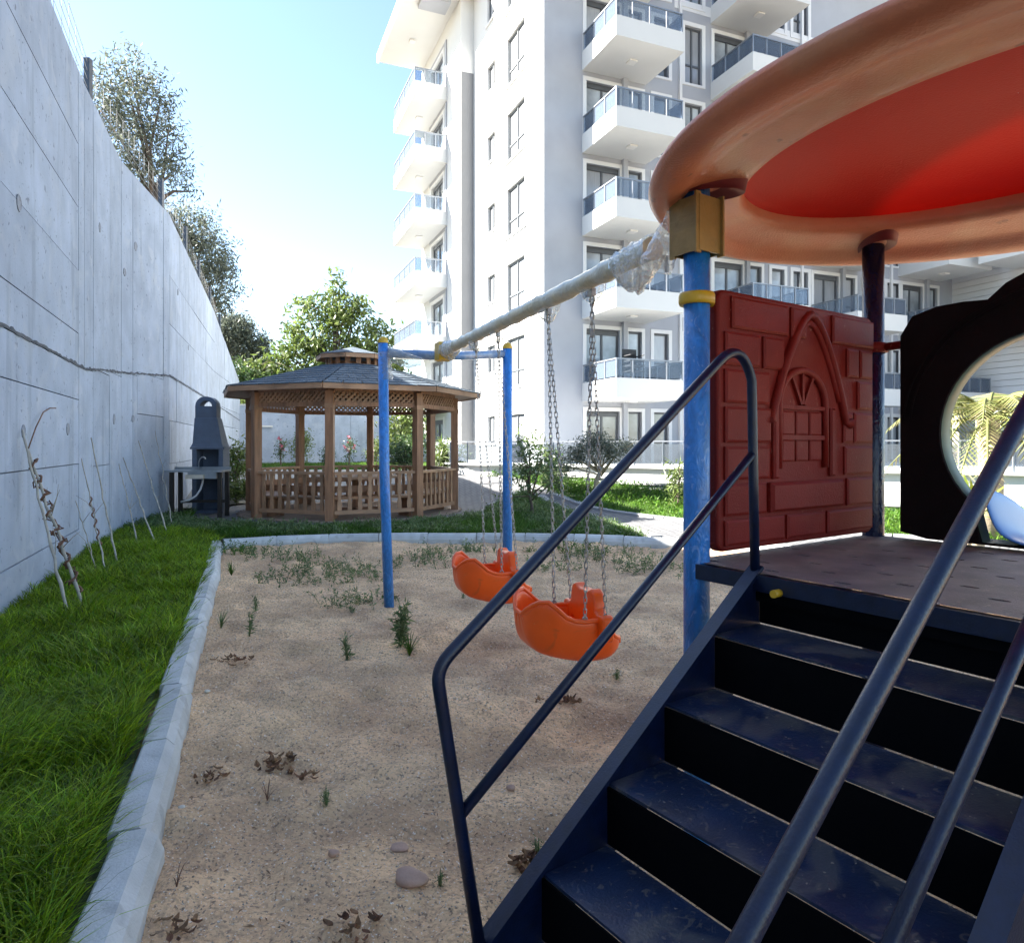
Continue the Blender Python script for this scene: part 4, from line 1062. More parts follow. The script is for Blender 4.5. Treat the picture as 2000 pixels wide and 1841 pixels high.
def arch_x(z):   # half width of the window canopy at height z
    t = (z-1.60)/(2.06-1.60); 
    return .31*math.sqrt(max(0, 1-t**1.7)) if t > 0 else .31
layout = [[(.12,.50),(.52,.80),(.82,1.20)], [(.12,.38),(.98,1.20)], [(.12,.40),(.96,1.20)], [(.12,.41),(1.0,1.20)], [(.12,.40),(1.07,1.20)],
          [(.12,.34),(.36,.50),(.98,1.08),(1.09,1.20)], [(.19,.52),(.54,.78),(.92,1.21)]]
layout[3] = [(.12,.41),(.95,1.03),(1.04,1.20)]
layout[6] = [(.16,.53),(.55,.66),(.86,1.21)]
for r_, row in enumerate(layout):
    za, zb = rows[r_]+.008, rows[r_+1]-.008
    for xa, xb in row:
        MB(CF).frust(xa,xb,za,zb,.03,.043,.010).build('brick', M_brick, cp)
# arched window with mullions, sill and canopy moulding
xc = .63
fr = []
for k in range(21): a = math.pi*k/20; fr.append((xc+.17*math.cos(a), 1.665+.15*math.sin(a)))
outer = [(xc+.17,1.40)]+fr+[(xc-.17,1.40)]
wf = MB(CF); wf.tube([(p[0], .038, p[1]) for p in outer], .016, 8); wf.build('window_frame', M_brick, cp)
for xa, xb, za, zb in ((-.145,-.055,1.43,1.52),(-.045,.045,1.43,1.52),(.055,.145,1.43,1.52),(-.145,-.055,1.54,1.64),(-.045,.045,1.54,1.64),(.055,.145,1.54,1.64)):
    MB(CF).frust(xc+xa,xc+xb,za,zb,.03,.040,.006).build('window_pane', M_brick, cp)
mt_ = MB(CF); mt_.bb(xc-.16,xc+.16,.03,.046,1.648,1.664); mt_.bb(xc-.16,xc+.16,.03,.045,1.52,1.54)
for a in (60,90,120): mt_.bar((xc+.02*math.cos(R(a)),.037,1.67),(xc+.155*math.cos(R(a)),.037,1.67+.14*math.sin(R(a))),.014,.014)
mt_.build('mullions', M_brick, cp)
MB(CF).frust(xc-.21,xc-.175,1.36,1.66,.03,.05,.008).build('window_jamb', M_brick, cp)
MB(CF).frust(xc+.205,xc+.24,1.36,1.66,.03,.05,.008).build('window_jamb', M_brick, cp)
MB(CF).frust(xc-.24,xc+.29,1.225,1.345,.03,.062,.012).build('window_sill', M_brick, cp)
cv = []
for k in range(25):
    t = -1+2*k/24; s_ = abs(t); xx = .275*(s_**.95)*(1 if t > 0 else -1)+.03; zz = 2.06-.44*s_**1.55 - (.0 if s_ < .9 else (s_-.9)*.2)
    cv.append((xc+.03+xx, .038, zz))
cv = [(cv[0][0]-.02,.045,cv[0][2]-.0)]+cv+[(cv[-1][0]+.03,.045,cv[-1][2]-.005)]
MB(CF).tube(cv, [.014]+[.019]*(len(cv)-2)+[.026], 10).build('window_canopy', M_brick, cp)
MB(CF).tube([(x,.03,z-.035) for x, y, z in cv[3:-3]], .016, 8).build('canopy_lip', M_brick, cp)
# red clamps at post 2
MB().lathe([(.052,1.94),(.066,1.945),(.066,1.985),(.052,1.99)], 20, L3(LA,0,0)).build('clamp', M_brick, tw)
MB().tube([L3(LA-.09,.0,1.97), L3(LA-.05,0,1.97)], .022, 10).build('clamp_arm', M_brick, tw)
MB().tube([L3(LA,.05,1.965), L3(LA,.19,1.97)], .02, 10).build('clamp_arm', M_brick, tw)
# dark moulded slide hood between post 2 and post 3 with a round opening
HF = FRM((LA,0,0), (0,-1,0), (1,0,0))    # x along B, y outwards (+A)
hood = [(.145,1.075),(.145,2.03),(.19,2.085),(.30,2.115),(.45,2.12),(.50,2.11),(.58,2.18),(.74,2.24),(.92,2.18),(1.0,2.11),(1.05,2.08),(1.18,2.075),(1.30,2.05),(1.36,2.0),(1.36,1.075)]
cxh, czh, rh = .735, 1.55, .42
n = 48; hb = MB(HF)
def ray_out(a):
    # intersection of a ray from the hole centre with the outline
    dx, dz = math.cos(a), math.sin(a); best = None
    for i in range(len(hood)):
        p, q = hood[i], hood[(i+1) % len(hood)]; ex_, ez = q[0]-p[0], q[1]-p[1]; den = dx*ez-dz*ex_
        if abs(den) < 1e-9: continue
        t = ((p[0]-cxh)*ez-(p[1]-czh)*ex_)/den; s_ = ((p[0]-cxh)*dz-(p[1]-czh)*dx)/den
        if t > 0 and -1e-6 <= s_ <= 1+1e-6: best = t if best is None else min(best, t)
    return (cxh+dx*best, czh+dz*best)
ri, ro = [], []
for k in range(n):
    a = 2*math.pi*k/n; ri.append((cxh+rh*math.cos(a), czh+rh*math.sin(a)) if not 232 < math.degrees(a) < 308 else (cxh+rh*math.cos(a), 1.082)); ro.append(ray_out(a))
vs = [(x,-.04,z) for x, z in ro]+[(x,-.04,z) for x, z in ri]+[(x,.05,z) for x, z in ro]+[(x,.05,z) for x, z in ri]
fs = []
for k in range(n):
    j = (k+1) % n; fs += [(k,j,n+j,n+k), (2*n+k,3*n+k,3*n+j,2*n+j), (k,2*n+k,2*n+j,j), (n+k,n+j,3*n+j,3*n+k)]
hb.add(vs, fs); ho = hb.build('slide_hood', M_hood, tw)
bv = ho.modifiers.new('bev','BEVEL'); bv.width = .02; bv.segments = 3; bv.limit_method = 'ANGLE'; bv.angle_limit = R(50)
lin = MB(HF); vs = []
for k in range(n):
    a = 2*math.pi*k/n
    for r, y in ((rh-.002,-.03),(rh-.008,-.02),(rh-.010,.04),(rh+.02,.07)): vs.append((cxh+r*math.cos(a), y, czh+r*math.sin(a) if not 232 < math.degrees(a) < 308 else 1.086-(.42-r)*.3))
lin.add(vs, [(k*4+i,((k+1) % n)*4+i,((k+1) % n)*4+i+1,k*4+i+1) for k in range(n) for i in range(3)], True)
lin.build('opening_rim', M_hoodin, ho)
for dr in (.12,.15):
    MB(HF).tube([(cxh+(rh+dr)*math.cos(R(a)), -.052, czh+.02+(rh+dr)*math.sin(R(a))) for a in range(100, 176, 5)], .004, 6).build('moulded_rib', M_hood, ho)
# slide chute
sc_ = MB(HF); vs = []; prof = [(-.28,.24),(-.255,.26),(-.23,.22),(-.20,.08),(-.15,.02),(0,0),(.15,.02),(.20,.08),(.23,.22),(.255,.26),(.28,.24)]
path = [(-.06,1.09),(.06,1.085),(.35,1.02),(.8,.78),(1.4,.44),(1.9,.24),(2.3,.20)]
for y, z in path:
    for a, b in prof: vs.append((cxh+a, y, z+b*.9))
K = len(prof); sc_.add(vs, [(i*K+j,i*K+j+1,(i+1)*K+j+1,(i+1)*K+j) for i in range(len(path)-1) for j in range(K-1)], True)
so = sc_.build('slide', M_slide, tw); m_ = so.modifiers.new('t','SOLIDIFY'); m_.thickness = .02; m_ = so.modifiers.new('s','SUBSURF'); m_.levels = 1; m_.render_levels = 2
# canopy
CC = L3(LA*.5, LB*.5, 0)
def oval(prof, n, name, m, parent, closed=False):
    """oval moulding round the canopy centre: radii stretched along the deck's longer side"""
    vs = []; k = len(prof)
    for r, z in prof:
        t = min(1, max(0, (r-.745)/.433)); sa = .94+.09*t; sb_ = 1.29-.20*t; off = .08+.05*t
        for j in range(n): a = 2*math.pi*j/n; vs.append(CC+L3(r*sa*math.cos(a), r*sb_*math.sin(a)+off, z))
    fs = [(i*n+j, i*n+(j+1) % n, ((i+1) % k)*n+(j+1) % n, ((i+1) % k)*n+j) for i in range(k if closed else k-1) for j in range(n)]
    return MB().add(vs, fs, True).build(name, m, parent)
rp = [(.745,2.56),(.742,2.515),(.75,2.497),(.765,2.486),(.80,2.478),(.88,2.468),(.96,2.456),(1.0,2.447),(1.02,2.434),(1.05,2.416),(1.09,2.404),(1.13,2.403),(1.16,2.412),(1.178,2.432),(1.172,2.452),(1.14,2.475),(1.06,2.51),(.95,2.57),(.82,2.60),(.76,2.60)]
ring = oval(rp, 128, 'canopy', M_ring, tw, True)
dp = [(.752,2.535),(.74,2.555),(.70,2.575),(.62,2.60),(.50,2.63),(.34,2.655),(.17,2.67),(.001,2.675)]
oval(dp, 96, 'canopy_dome', M_dome, ring)
for a, b in corners:
    c = L3(a,b,0); dirv = (CC-c).normalized(); ang = math.atan2(dirv.y, dirv.x)
    M = TR((c.x,c.y,.035)) @ Matrix.Rotation(ang,4,'Z')
    mb = MB(M); n_ = 28; vs = [(.03,0,2.46)]
    for k in range(n_): t = 2*math.pi*k/n_; vs.append((.045+.13*math.cos(t), .072*math.sin(t), 2.405+.0*math.cos(t)))
    for k in range(n_): t = 2*math.pi*k/n_; vs.append((.045+.145*math.cos(t), .085*math.sin(t), 2.47))
    mb.add(vs, [(1+k,1+(k+1) % n_,1+n_+(k+1) % n_,1+n_+k) for k in range(n_)]+[(0,1+(k+1) % n_,1+k) for k in range(n_)], True); mb.build('post_socket', M_sock, ring)
# film hanging at the beam end by the bracket
crumple(P1+Vector((-.05,.03,2.42)), P1+Vector((-.13,.14,2.20)), .035,.068, 5, 14, 12, 'film_wrap', tw, inv(tw), sag=.05)

# ------------------------------------------------------------ vegetation helpers
def leaves(centers, per, spread, L_, W_, seed, droop=.3, aspect=None):
    """numpy leaf diamonds round twig points; returns V,F"""
    rn = np.random.default_rng(seed); C = np.repeat(np.asarray(centers), per, 0); n = len(C)
    P = C+rn.normal(0, spread, (n,3)); d = rn.normal(0,1,(n,3)); d[:,2] -= droop; d /= np.linalg.norm(d,axis=1,keepdims=True)
    s = np.cross(d, rn.normal(0,1,(n,3))); s /= np.linalg.norm(s,axis=1,keepdims=True)
    l = L_*rn.uniform(.6,1.3,(n,1)); w = W_*rn.uniform(.7,1.2,(n,1))
    V = np.stack([P, P+d*l*.45+s*w*.5, P+d*l, P+d*l*.45-s*w*.5], 1).reshape(-1,3)
    return V, np.arange(4*n).reshape(n,4)
def clusters(lobes, n, seed, shell=.55):
    rn = np.random.default_rng(seed); out = []; tot = sum(l[3]*l[4]*l[5] for l in lobes)
    for x, y, z, a, b, c in lobes:
        k = max(3, int(n*a*b*c/tot)); d = rn.normal(0,1,(k,3)); d /= np.linalg.norm(d,axis=1,keepdims=True)
        r = rn.uniform(shell**3,1,(k,1))**(1/3)*rn.uniform(.8,1.08,(k,1)); out.append(np.array([x,y,z])+d*r*np.array([a,b,c]))
    return np.concatenate(out)
def tree(name, label, cat, base, trunk_h, trunk_r, lobes, n, per, spread, L_, W_, lm, bm, seed, group=None, lean=(0,0), shell=.5, limbs=10):
    """lobes in coordinates relative to the base"""
    root = thing(name, label, cat, base, 0, group); rn = random.Random(seed)
    tr = MB(); top_ = Vector((lean[0],lean[1],trunk_h))
    tr.tube([(0,0,-.2),(lean[0]*.3+rn.uniform(-.05,.05)*trunk_h*.3,lean[1]*.3,trunk_h*.5),top_], [trunk_r*1.25,trunk_r*.9,trunk_r*.7], 8)
    cl = clusters(lobes, n, seed, shell)
    tgt = [Vector(l[:3]) for l in lobes]+[Vector(cl[rn.randrange(len(cl))]) for _ in range(limbs)]
    for t in tgt:
        s = Vector((lean[0]*.8,lean[1]*.8,trunk_h*rn.uniform(.6,.98))); m = s.lerp(t,.5)+Vector((rn.uniform(-.1,.1),rn.uniform(-.1,.1),rn.uniform(0,.15)))*t.length*.3
        tr.tube([s,m,t], [trunk_r*.5,trunk_r*.3,trunk_r*.08], 5)
    for _ in range(limbs*4):
        a = Vector(tgt[rn.randrange(len(tgt))]); b = Vector(cl[rn.randrange(len(cl))])
        if (a-b).length < max(l[3] for l in lobes)*1.2: tr.tube([a,(a+b)/2+Vector((0,0,.05)),b], [trunk_r*.14,trunk_r*.09,trunk_r*.04], 4)
    tr.build('trunk', bm, root)
    V, F = leaves(cl, per, spread, L_, W_, seed)
    npmesh('crown', V, F, lm, root); return root

def blades(name, poly, n, h0, h1, w, dz, m, seed, dens=None, lean=.5, only=None):
    rn = np.random.default_rng(seed); P = np.array(poly); lo, hi = P.min(0), P.max(0); pts = []
    x = rn.uniform(lo[0],hi[0],n*4); y = rn.uniform(lo[1],hi[1],n*4); k = pip(poly, x, y)
    if dens is not None: k &= rn.uniform(0,1,n*4) < dens(x,y)
    x, y = x[k][:n], y[k][:n]; n = len(x)
    cl = vnoise(x*3.1,y*3.1,seed); h = (h0+(h1-h0)*rn.uniform(0,1,n)**1.3)*(.55+.8*cl); a = rn.uniform(0,2*np.pi,n)+2.0*(vnoise(x*1.7,y*1.7,seed+5))
    ln = lean*h*rn.uniform(.2,1.5,n); dx, dy = np.cos(a)*ln, np.sin(a)*ln
    z = H(x,y)+dz; b = rn.uniform(0,2*np.pi,n); wx, wy = np.cos(b)*w*rn.uniform(.6,1.3,n), np.sin(b)*w*rn.uniform(.6,1.3,n)
    V = np.empty((n,7,3)); 
    for i, (t, ww) in enumerate(((0,1),(.4,.85),(.78,.5))):
        cx_, cy_, cz_ = x+dx*t**1.8, y+dy*t**1.8, z+h*(t-.22*t*t*lean)
        V[:,2*i] = np.stack([cx_-wx*ww/2,cy_-wy*ww/2,cz_],-1); V[:,2*i+1] = np.stack([cx_+wx*ww/2,cy_+wy*ww/2,cz_],-1)
    V[:,6] = np.stack([x+dx,y+dy,z+h*(1-.30*lean)],-1)
    o = (np.arange(n)*7)[:,None]
    F = np.concatenate([o+np.array([[0,1,3]]), o+np.array([[0,3,2]]), o+np.array([[2,3,5]]), o+np.array([[2,5,4]]), o+np.array([[4,5,6]])])
    return tag(npmesh(name, V.reshape(-1,3), F, m), kind='stuff')

# ------------------------------------------------------------ grass
stripe = [tuple(uv(.2,-1.74)[:2]), tuple(uv(10.0,-1.74)[:2]), WP[2], tuple(uv(12.6,-.25)[:2]), tuple(uv(11.6,-.12)[:2]), tuple(uv(5,-.35)[:2]), tuple(uv(.2,-.40)[:2])]
near_s = [tuple(uv(.6,-1.74)[:2]), tuple(uv(4.5,-1.74)[:2]), tuple(uv(4.5,-.44)[:2]), tuple(uv(.6,-.47)[:2])]
tag(blades('long_grass', near_s, 70000, .08,.27,.0068,.05, M_blade, 1, lean=.9, dens=lambda x, y: .3+.7*(vnoise(x*5, y*5, 17) > .36)), 'long green grass in the strip nearest the camera, beside the retaining wall', 'grass')
mid_s = [tuple(uv(4.5,-1.74)[:2]), WP[1], WP[2], tuple(uv(12.4,-.3)[:2]), tuple(uv(11.2,-.15)[:2]), tuple(uv(4.5,-.36)[:2])]
tag(blades('long_grass', mid_s, 55000, .08,.22,.0085,.05, M_blade, 2, lean=.8, dens=lambda x, y: .35+.65*(vnoise(x*4, y*4, 18) > .36)), 'green grass strip between the leaning canes and the straight kerb', 'grass')
far_s = [WP[2], WP[3], (-6.6,14.4), (-6.2,13.1), (-5.2,12.35), (-3.45,11.95), (-1.95,12.35), (-.95,13.4), (-.55,14.6), (-.45,16.0), (.15,17.6), (.65,17.0), (1.2,14.6), (1.95,11.4), (2.1,10.65),
         (1.2,10.8), (0,10.95), (-1.5,10.95), (-3.0,10.85), (-4.25,10.6), (-4.6,10.6), (-5.3,11.2)]
tag(blades('lawn_grass', far_s, 60000, .05,.17,.012,.05, M_lawn, 3, lean=.7), 'uneven lawn grass between the sand pit kerb and the gazebo', 'grass')
tag(blades('lawn_grass', lawnB, 60000, .05,.17,.014,.05, M_lawn, 4, lean=.7), 'sunlit lawn grass between the garden path and the terrace', 'grass')
tag(blades('lawn_grass', lawnC, 40000, .05,.20,.02,.04, M_lawn, 6, lean=.7), 'rough grass behind the gazebo', 'grass')

# leafy low ground cover on the far lawn
def cover(name, label, poly, n, seed, L_=.06, W_=.02, hz=.10, m=M_weed):
    rn = np.random.default_rng(seed); P = np.array(poly); lo, hi = P.min(0), P.max(0)
    x = rn.uniform(lo[0],hi[0],n*4); y = rn.uniform(lo[1],hi[1],n*4); k = pip(poly,x,y); k &= vnoise(x*1.6,y*1.6,seed) > .45; x, y = x[k][:n], y[k][:n]
    C = np.stack([x,y,H(x,y)+.06+rn.uniform(.02,hz,len(x))],-1); V, F = leaves(C, 7, .03, L_, W_, seed, droop=-.6)
    return tag(npmesh(name, V, F, m), label, 'ground cover', kind='stuff')
cover('ground_cover', 'leafy ground cover between the far kerb and the gazebo', far_s, 3500, 5)
cover('ground_cover', 'leafy ground cover on the lawn by the terrace', lawnB, 2600, 8, .09,.03,.14, M_lawn)

# weeds in the sand
def creeping(label, px, py, rx, ry, n, seed, m=M_weed):
    c = gp(px,py); rn = np.random.default_rng(seed); mb = MB(); root = thing('creeping_weed', label, 'weed', (c.x,c.y,sz(c.x,c.y)), 0, 'creeping weeds in the sand')
    pts = []
    for k in range(n):
        a = rn.uniform(0,6.28); r = rn.uniform(0,1)**.6; x, y = math.cos(a)*rx*r, math.sin(a)*ry*r; z = sz(c.x+x,c.y+y)-sz(c.x,c.y)
        h = rn.uniform(.03,.17); q = Vector((x+rn.normal(0,.05), y+rn.normal(0,.05), z+h)); p0 = Vector((x,y,z-.01))
        mb.tube([p0, p0.lerp(q,.5)+Vector((0,0,.02)), q], .0022, 4)
        for t in np.linspace(.15,1,6): pts.append(p0.lerp(q,float(t)))
    mb.build('stems', M_weed, root)['kind'] = 'stuff'; V, F = leaves([tuple(p) for p in pts], 3, .014, .045,.012, seed, droop=-.2); npmesh('leaves', V, F, m, root)
creeping('large spreading green weed patch left of the blue swing post', 640,1125,.75,.75,95,1)
creeping('green weed patch right of the left blue swing post', 835,1100,.45,.5,40,2)
creeping('green weed patch behind the nearer swing seat, by the far kerb', 1195,1090,.7,.45,60,3)
creeping('small green weed patch by the inner corner of the kerbs', 470,1080,.35,.4,34,4, M_lawn)
creeping('thin green weed patch between the two swing seats', 1075,1110,.35,.4,24,5)
creeping('thin green weeds at the right rear of the sand, left of the tower post', 1290,1115,.4,.4,26,6)
creeping('flat green weeds below the middle of the left swing post', 700,1180,.35,.3,26,7)
creeping('loose green weeds between the big patch and the far kerb', 560,1095,.6,.35,40,9)
creeping('loose weeds in front of the far kerb, between the two blue swing posts', 900,1078,.5,.25,34,10)
creeping('dense green weed strip along the far kerb, right of the right blue post', 1110,1078,.6,.22,46,11, M_lawn)
creeping('flat green weed spot right of the nearer swing seat', 1245,1120,.25,.2,14,8)
def weed(label, px, py, h, n, seed, kind='leafy', m=M_weed):
    c = gp(px,py); zz = sz(c.x,c.y); root = thing('weed', label, 'weed', (c.x,c.y,zz), 0, 'weeds growing in the sand'); rn = random.Random(seed); mb = MB(); pts = []
    if kind == 'leafy':
        for k in range(n):
            a = rn.uniform(0,6.28); sp = rn.uniform(0,.35) if k else 0; q = Vector((math.cos(a)*sp*h, math.sin(a)*sp*h, h*rn.uniform(.6,1) if k else h))
            mb.tube([(0,0,-.02), q*.5+Vector((0,0,.02*h)), q], [.004,.003,.0015], 5)
            for i in range(9): pts.append(tuple(q*((i+1)/9)))
        mb.build('stem', m, root); V, F = leaves(pts, 3, .008, h*.26, h*.055, seed, droop=-.5); npmesh('leaves', V, F, m, root)
    else:
        P_ = []; F_ = []
        for k in range(n):
            a = rn.uniform(0,6.28); L_ = h*rn.uniform(.5,1.15); o = rn.uniform(.15,.9); d = Vector((math.cos(a),math.sin(a),0)); s = Vector((-d.y,d.x,0))*.0035*(h/.15)**.5; i0 = len(P_)
            for t in (0,.35,.7): c_ = d*(o*L_*t**1.5)+Vector((0,0,L_*(t-.28*o*t*t))); P_ += [tuple(c_-s*(1-t*.6)), tuple(c_+s*(1-t*.6))]
            P_.append(tuple(d*(o*L_)+Vector((0,0,L_*(1-.45*o))))); F_ += [(i0,i0+1,i0+3),(i0,i0+3,i0+2),(i0+2,i0+3,i0+5),(i0+2,i0+5,i0+4),(i0+4,i0+5,i0+6)]
        npmesh('blades', np.array(P_), np.array(F_), m, root)
    return root
weed('bushy broad-leaved weed in mid sand, right below the left blue swing post', 782,1262,.30,9,1)
weed('grass tuft beside the bushy weed in the middle of the sand', 800,1272,.20,34,2,'grass',M_lawn)
weed('upright single-stemmed green weed left of the bushy weed', 678,1282,.21,3,3)
weed('slim upright weed near the kerb below the kerb corner', 487,1240,.19,3,4)
weed('dark weed growing at the foot of the kerb', 432,1228,.17,30,5,'grass',M_weed)
weed('grass tuft at the inner corner of the two kerbs', 452,1120,.20,50,6,'grass',M_lawn)
weed('small green weed above the fallen twig at the lower left of the sand', 637,1572,.07,4,7)
weed('tiny twiggy weed next to the brown dead leaves', 522,1560,.09,9,8,'grass',M_vine)
weed('small grass tuft at the foot of the tower post', 1322,1318,.10,30,9,'grass',M_lawn)
weed('small green seedling right of the large brown stone', 860,1728,.05,4,10)
weed('tiny seedling left of the stair stringer, above the crumpled leaves', 1052,1668,.06,4,11)
weed('green seedling beneath the nearer swing seat', 1205,1320,.07,5,12)
weed('grass tuft behind the left blue swing post', 965,1080,.16,24,13,'grass',M_weed)
weed('slender weed at the left of the sand beside the second kerb stone row', 500,1195,.12,4,14)
weed('dry twig weed at the bottom left of the sand by the kerb', 345,1745,.08,7,15,'grass',M_vine)
weed('small weed beneath the farther swing seat', 905,1170,.06,5,16)

# stones, dry leaves
def stone(label, px, py, a, b, c, seed, m=M_stone, z=None, name='stone'):
    p = gp(px,py) if z is None else gp(px,py,z); zz = sz(p.x,p.y) if z is None else z; rn = np.random.default_rng(seed); mb = MB(); nu, nv = 20, 12; vs = []
    for i in range(nv+1):
        th = math.pi*i/nv
        for j in range(nu):
            ph = 2*math.pi*j/nu; v = np.array([math.sin(th)*math.cos(ph), math.sin(th)*math.sin(ph), math.cos(th)])
            k = 1+.10*math.sin(v[0]*3+seed)+.08*math.sin(v[1]*4+2*seed)+.06*math.sin(v[2]*5+v[0]*2); vs.append((v[0]*a*k, v[1]*b*k, c*.55+v[2]*c*k))
    fs = [(i*nu+j,i*nu+(j+1) % nu,(i+1)*nu+(j+1) % nu,(i+1)*nu+j) for i in range(nv) for j in range(nu)]
    root = thing(name, label, 'stone', (p.x,p.y,zz), rn.uniform(-.3,.3)); mb.add(vs, fs, True); mb.build('body', m, root); return root
stone('large smooth brown stone lying on the sand', 803,1728,.060,.040,.028,3)
stone('flatter pinkish stone just above the large brown stone', 779,1652,.032,.030,.012,5)
stone('small reddish pebble near the middle of the lower handrail', 997,1540,.020,.016,.013,6)
stone('small pale angular stone chip near the kerb at lower left', 355,1583,.016,.012,.008,8, M_pale)
stone('small pale stone beside the kerb, below the red dry leaves', 405,1362,.018,.014,.010,9, M_pale)
stone('small grey stone in the lower left of the sand', 652,1680,.018,.016,.013,10)
stone('large whitish rock behind the gazebo at its left', 478,985,.28,.25,.30,12, M_pale, name='rock')
def dryleaf(label, px, py, r, n, seed, L_=.05):
    c = gp(px,py); rn = random.Random(seed); root = thing('dry_leaves', label, 'dry leaves', (c.x,c.y,sz(c.x,c.y)), 0, 'heaps of dry leaves on the sand'); P_ = []; F_ = []
    for k in range(n):
        a = rn.uniform(0,6.28); d = rn.uniform(0,1)**.7*r; x, y = math.cos(a)*d*1.3, math.sin(a)*d; z = sz(c.x+x,c.y+y)-sz(c.x,c.y)+rn.uniform(.002,.022)
        b = rn.uniform(0,6.28); l = L_*rn.uniform(.5,1.2); w = l*rn.uniform(.3,.6); dx, dy = math.cos(b), math.sin(b); i0 = len(P_)
        for i, t in enumerate((-1,-.4,.3,1)):
            ww = w*(1-t*t)*.5+.001; zc = z+l*.35*t*t*rn.uniform(.2,1.2)
            P_ += [(x+dx*l*t*.5-dy*ww, y+dy*l*t*.5+dx*ww, zc+w*.35), (x+dx*l*t*.5, y+dy*l*t*.5, zc), (x+dx*l*t*.5+dy*ww, y+dy*l*t*.5-dx*ww, zc+w*.35)]
        for i in range(3):
            q = i0+3*i; F_ += [(q,q+1,q+4,q+3),(q+1,q+2,q+5,q+4)]
    npmesh('leaves', np.array(P_), np.array(F_), M_dry, root)
dryleaf('largest heap of curled brown dead leaves, on the left of the sand', 530,1492,.08,30,1)
dryleaf('dark dead leaves between the kerb and the largest leaf heap', 412,1512,.06,14,2,.04)
dryleaf('curled dead leaf right of the largest leaf heap', 600,1512,.045,9,3)
dryleaf('reddish dry leaves beside the kerb, above the small pale stone', 455,1300,.14,26,4)
dryleaf('crumpled dry leaf ball against the stair stringer', 1020,1702,.04,22,5,.045)
dryleaf('dead leaves at the bottom edge of the sand, left of the handrail', 690,1832,.07,20,6,.04)
dryleaf('dry leaves at the lower left beside the kerb end', 330,1815,.08,22,7,.035)
dryleaf('dry leaves in the hollow beneath the nearer swing seat', 1100,1360,.16,22,8,.06)
dryleaf('dry leaf crumpled round the foot of the left swing post', 760,1168,.06,16,9,.07)
# litter and gravel: far too many to count
rn = np.random.default_rng(12); n = 24000
u_ = rn.uniform(0,1,n)**1.6; yy = 1.0+u_*9.2; xx = rn.uniform(-1,1,n)*(1.2+yy*.5)+.05*yy; k = (xx*VX+yy*VY) > -.18; xx, yy = xx[k], yy[k]; n = len(xx)
s = rn.uniform(.0015,.0045,n)*(1+yy*.12); base = np.array([[1,0,0],[-.5,.8,0],[-.5,-.8,0],[0,0,1.0]])
ang = rn.uniform(0,6.28,n); ca, sa = np.cos(ang), np.sin(ang)
V = base[None]*s[:,None,None]*rn.uniform(.6,1.3,(n,1,3)); Vx = V[...,0]*ca[:,None]-V[...,1]*sa[:,None]; Vy = V[...,0]*sa[:,None]+V[...,1]*ca[:,None]
V = np.stack([Vx+xx[:,None], Vy+yy[:,None], V[...,2]+sandz(xx,yy)[:,None]],-1).reshape(-1,3); o = (np.arange(n)*4)[:,None]
F = np.concatenate([o+np.array([[0,1,3]]),o+np.array([[1,2,3]]),o+np.array([[2,0,3]])])
M_grav = mat('gravel', (.30,.24,.19), .85, island=.6, tint=(.50,.44,.36), var=.2, scale=10)
tag(npmesh('gravel', V, F, M_grav), 'fine gravel grains scattered over the sand', 'gravel', kind='stuff')
n = 3200; yy = 1.1+rn.uniform(0,1,n)**1.3*9; xx = rn.uniform(-1,1,n)*(1.2+yy*.5)+.05*yy; k = (xx*VX+yy*VY) > -.18; xx, yy = xx[k], yy[k]
V, F = leaves(np.stack([xx,yy,sandz(xx,yy)+.003],-1), 1, .002, .035,.007, 4, droop=0)
V[:,2] = np.repeat(sandz(xx,yy),4)+.003+np.tile([0,.003,.002,.004],len(xx))
tag(npmesh('litter', V, F, M_dry), 'bits of dry leaf and twig scattered over the sand', 'litter', kind='stuff')

# ------------------------------------------------------------ canes leaning on the wall
def onwall(px, py):
    p = (px-1000)/1350.
    for i in range(4):
        a, b, d, nn = wdir(i); den = (b.x-a.x)-p*(b.y-a.y); t = (p*a.y-a.x)/den if abs(den) > 1e-9 else -1
        if 0 <= t <= 1 and a.y+(b.y-a.y)*t > .5:
            c = a+(b-a)*t+nn*.03; return Vector((c.x, c.y, EYE+(868-py)/1350*c.y))
def cane(label, tp_, bt, r=.011, seed=0, m=M_cane, wob=.012, twigs=2):
    p = onwall(*tp_); q = gp(*bt, z=.12); q.z = .05; root = thing('cane', label, 'cane', q, 0, 'canes leaning on the retaining wall'); I = inv(root); rn = random.Random(seed)
    pts = []; rs = []; N_ = 16
    for i in range(N_+1):
        t = i/N_; w = wob*math.sin(math.pi*t); c = q.lerp(p,t)+Vector((rn.uniform(-w,w),rn.uniform(-w,w),0)); pts.append(c); rs.append(r*(1-.35*t)*(1.18 if i % 3 == 0 else .95))
    MB(I).tube(pts, rs, 8).build('stalk', m, root)
    for k in range(twigs):
        c = pts[rn.randrange(4,12)]; e = c+Vector((rn.uniform(-.15,.2),rn.uniform(-.2,.1),rn.uniform(.05,.3))); MB(I).tube([c,(c+e)/2+Vector((.02,0,.03)),e], [.004,.003,.0015], 5).build('twig', m, root)
    return root
c1 = cane('leftmost bare cane, leaning on the wall next to the vine-wrapped cane', (36,840), (137,1199), .014, 1)
c2 = cane('thick cane wrapped in brown dry vine, leaning on the wall at the left', (45,872), (167,1181), .015, 2, M_cane)
I = inv(c2); pts = []; q = gp(167,1181,.12); q.z = .05; p = onwall(45,872)
for i in range(70):
    t = .12+.80*i/69; c = q.lerp(p,t); a = i*.75; rr_2 = .022+.02*abs(math.sin(i*.9)); pts.append(c+Vector((math.cos(a)*rr_2, math.sin(a)*rr_2, random.uniform(-.02,.02))))
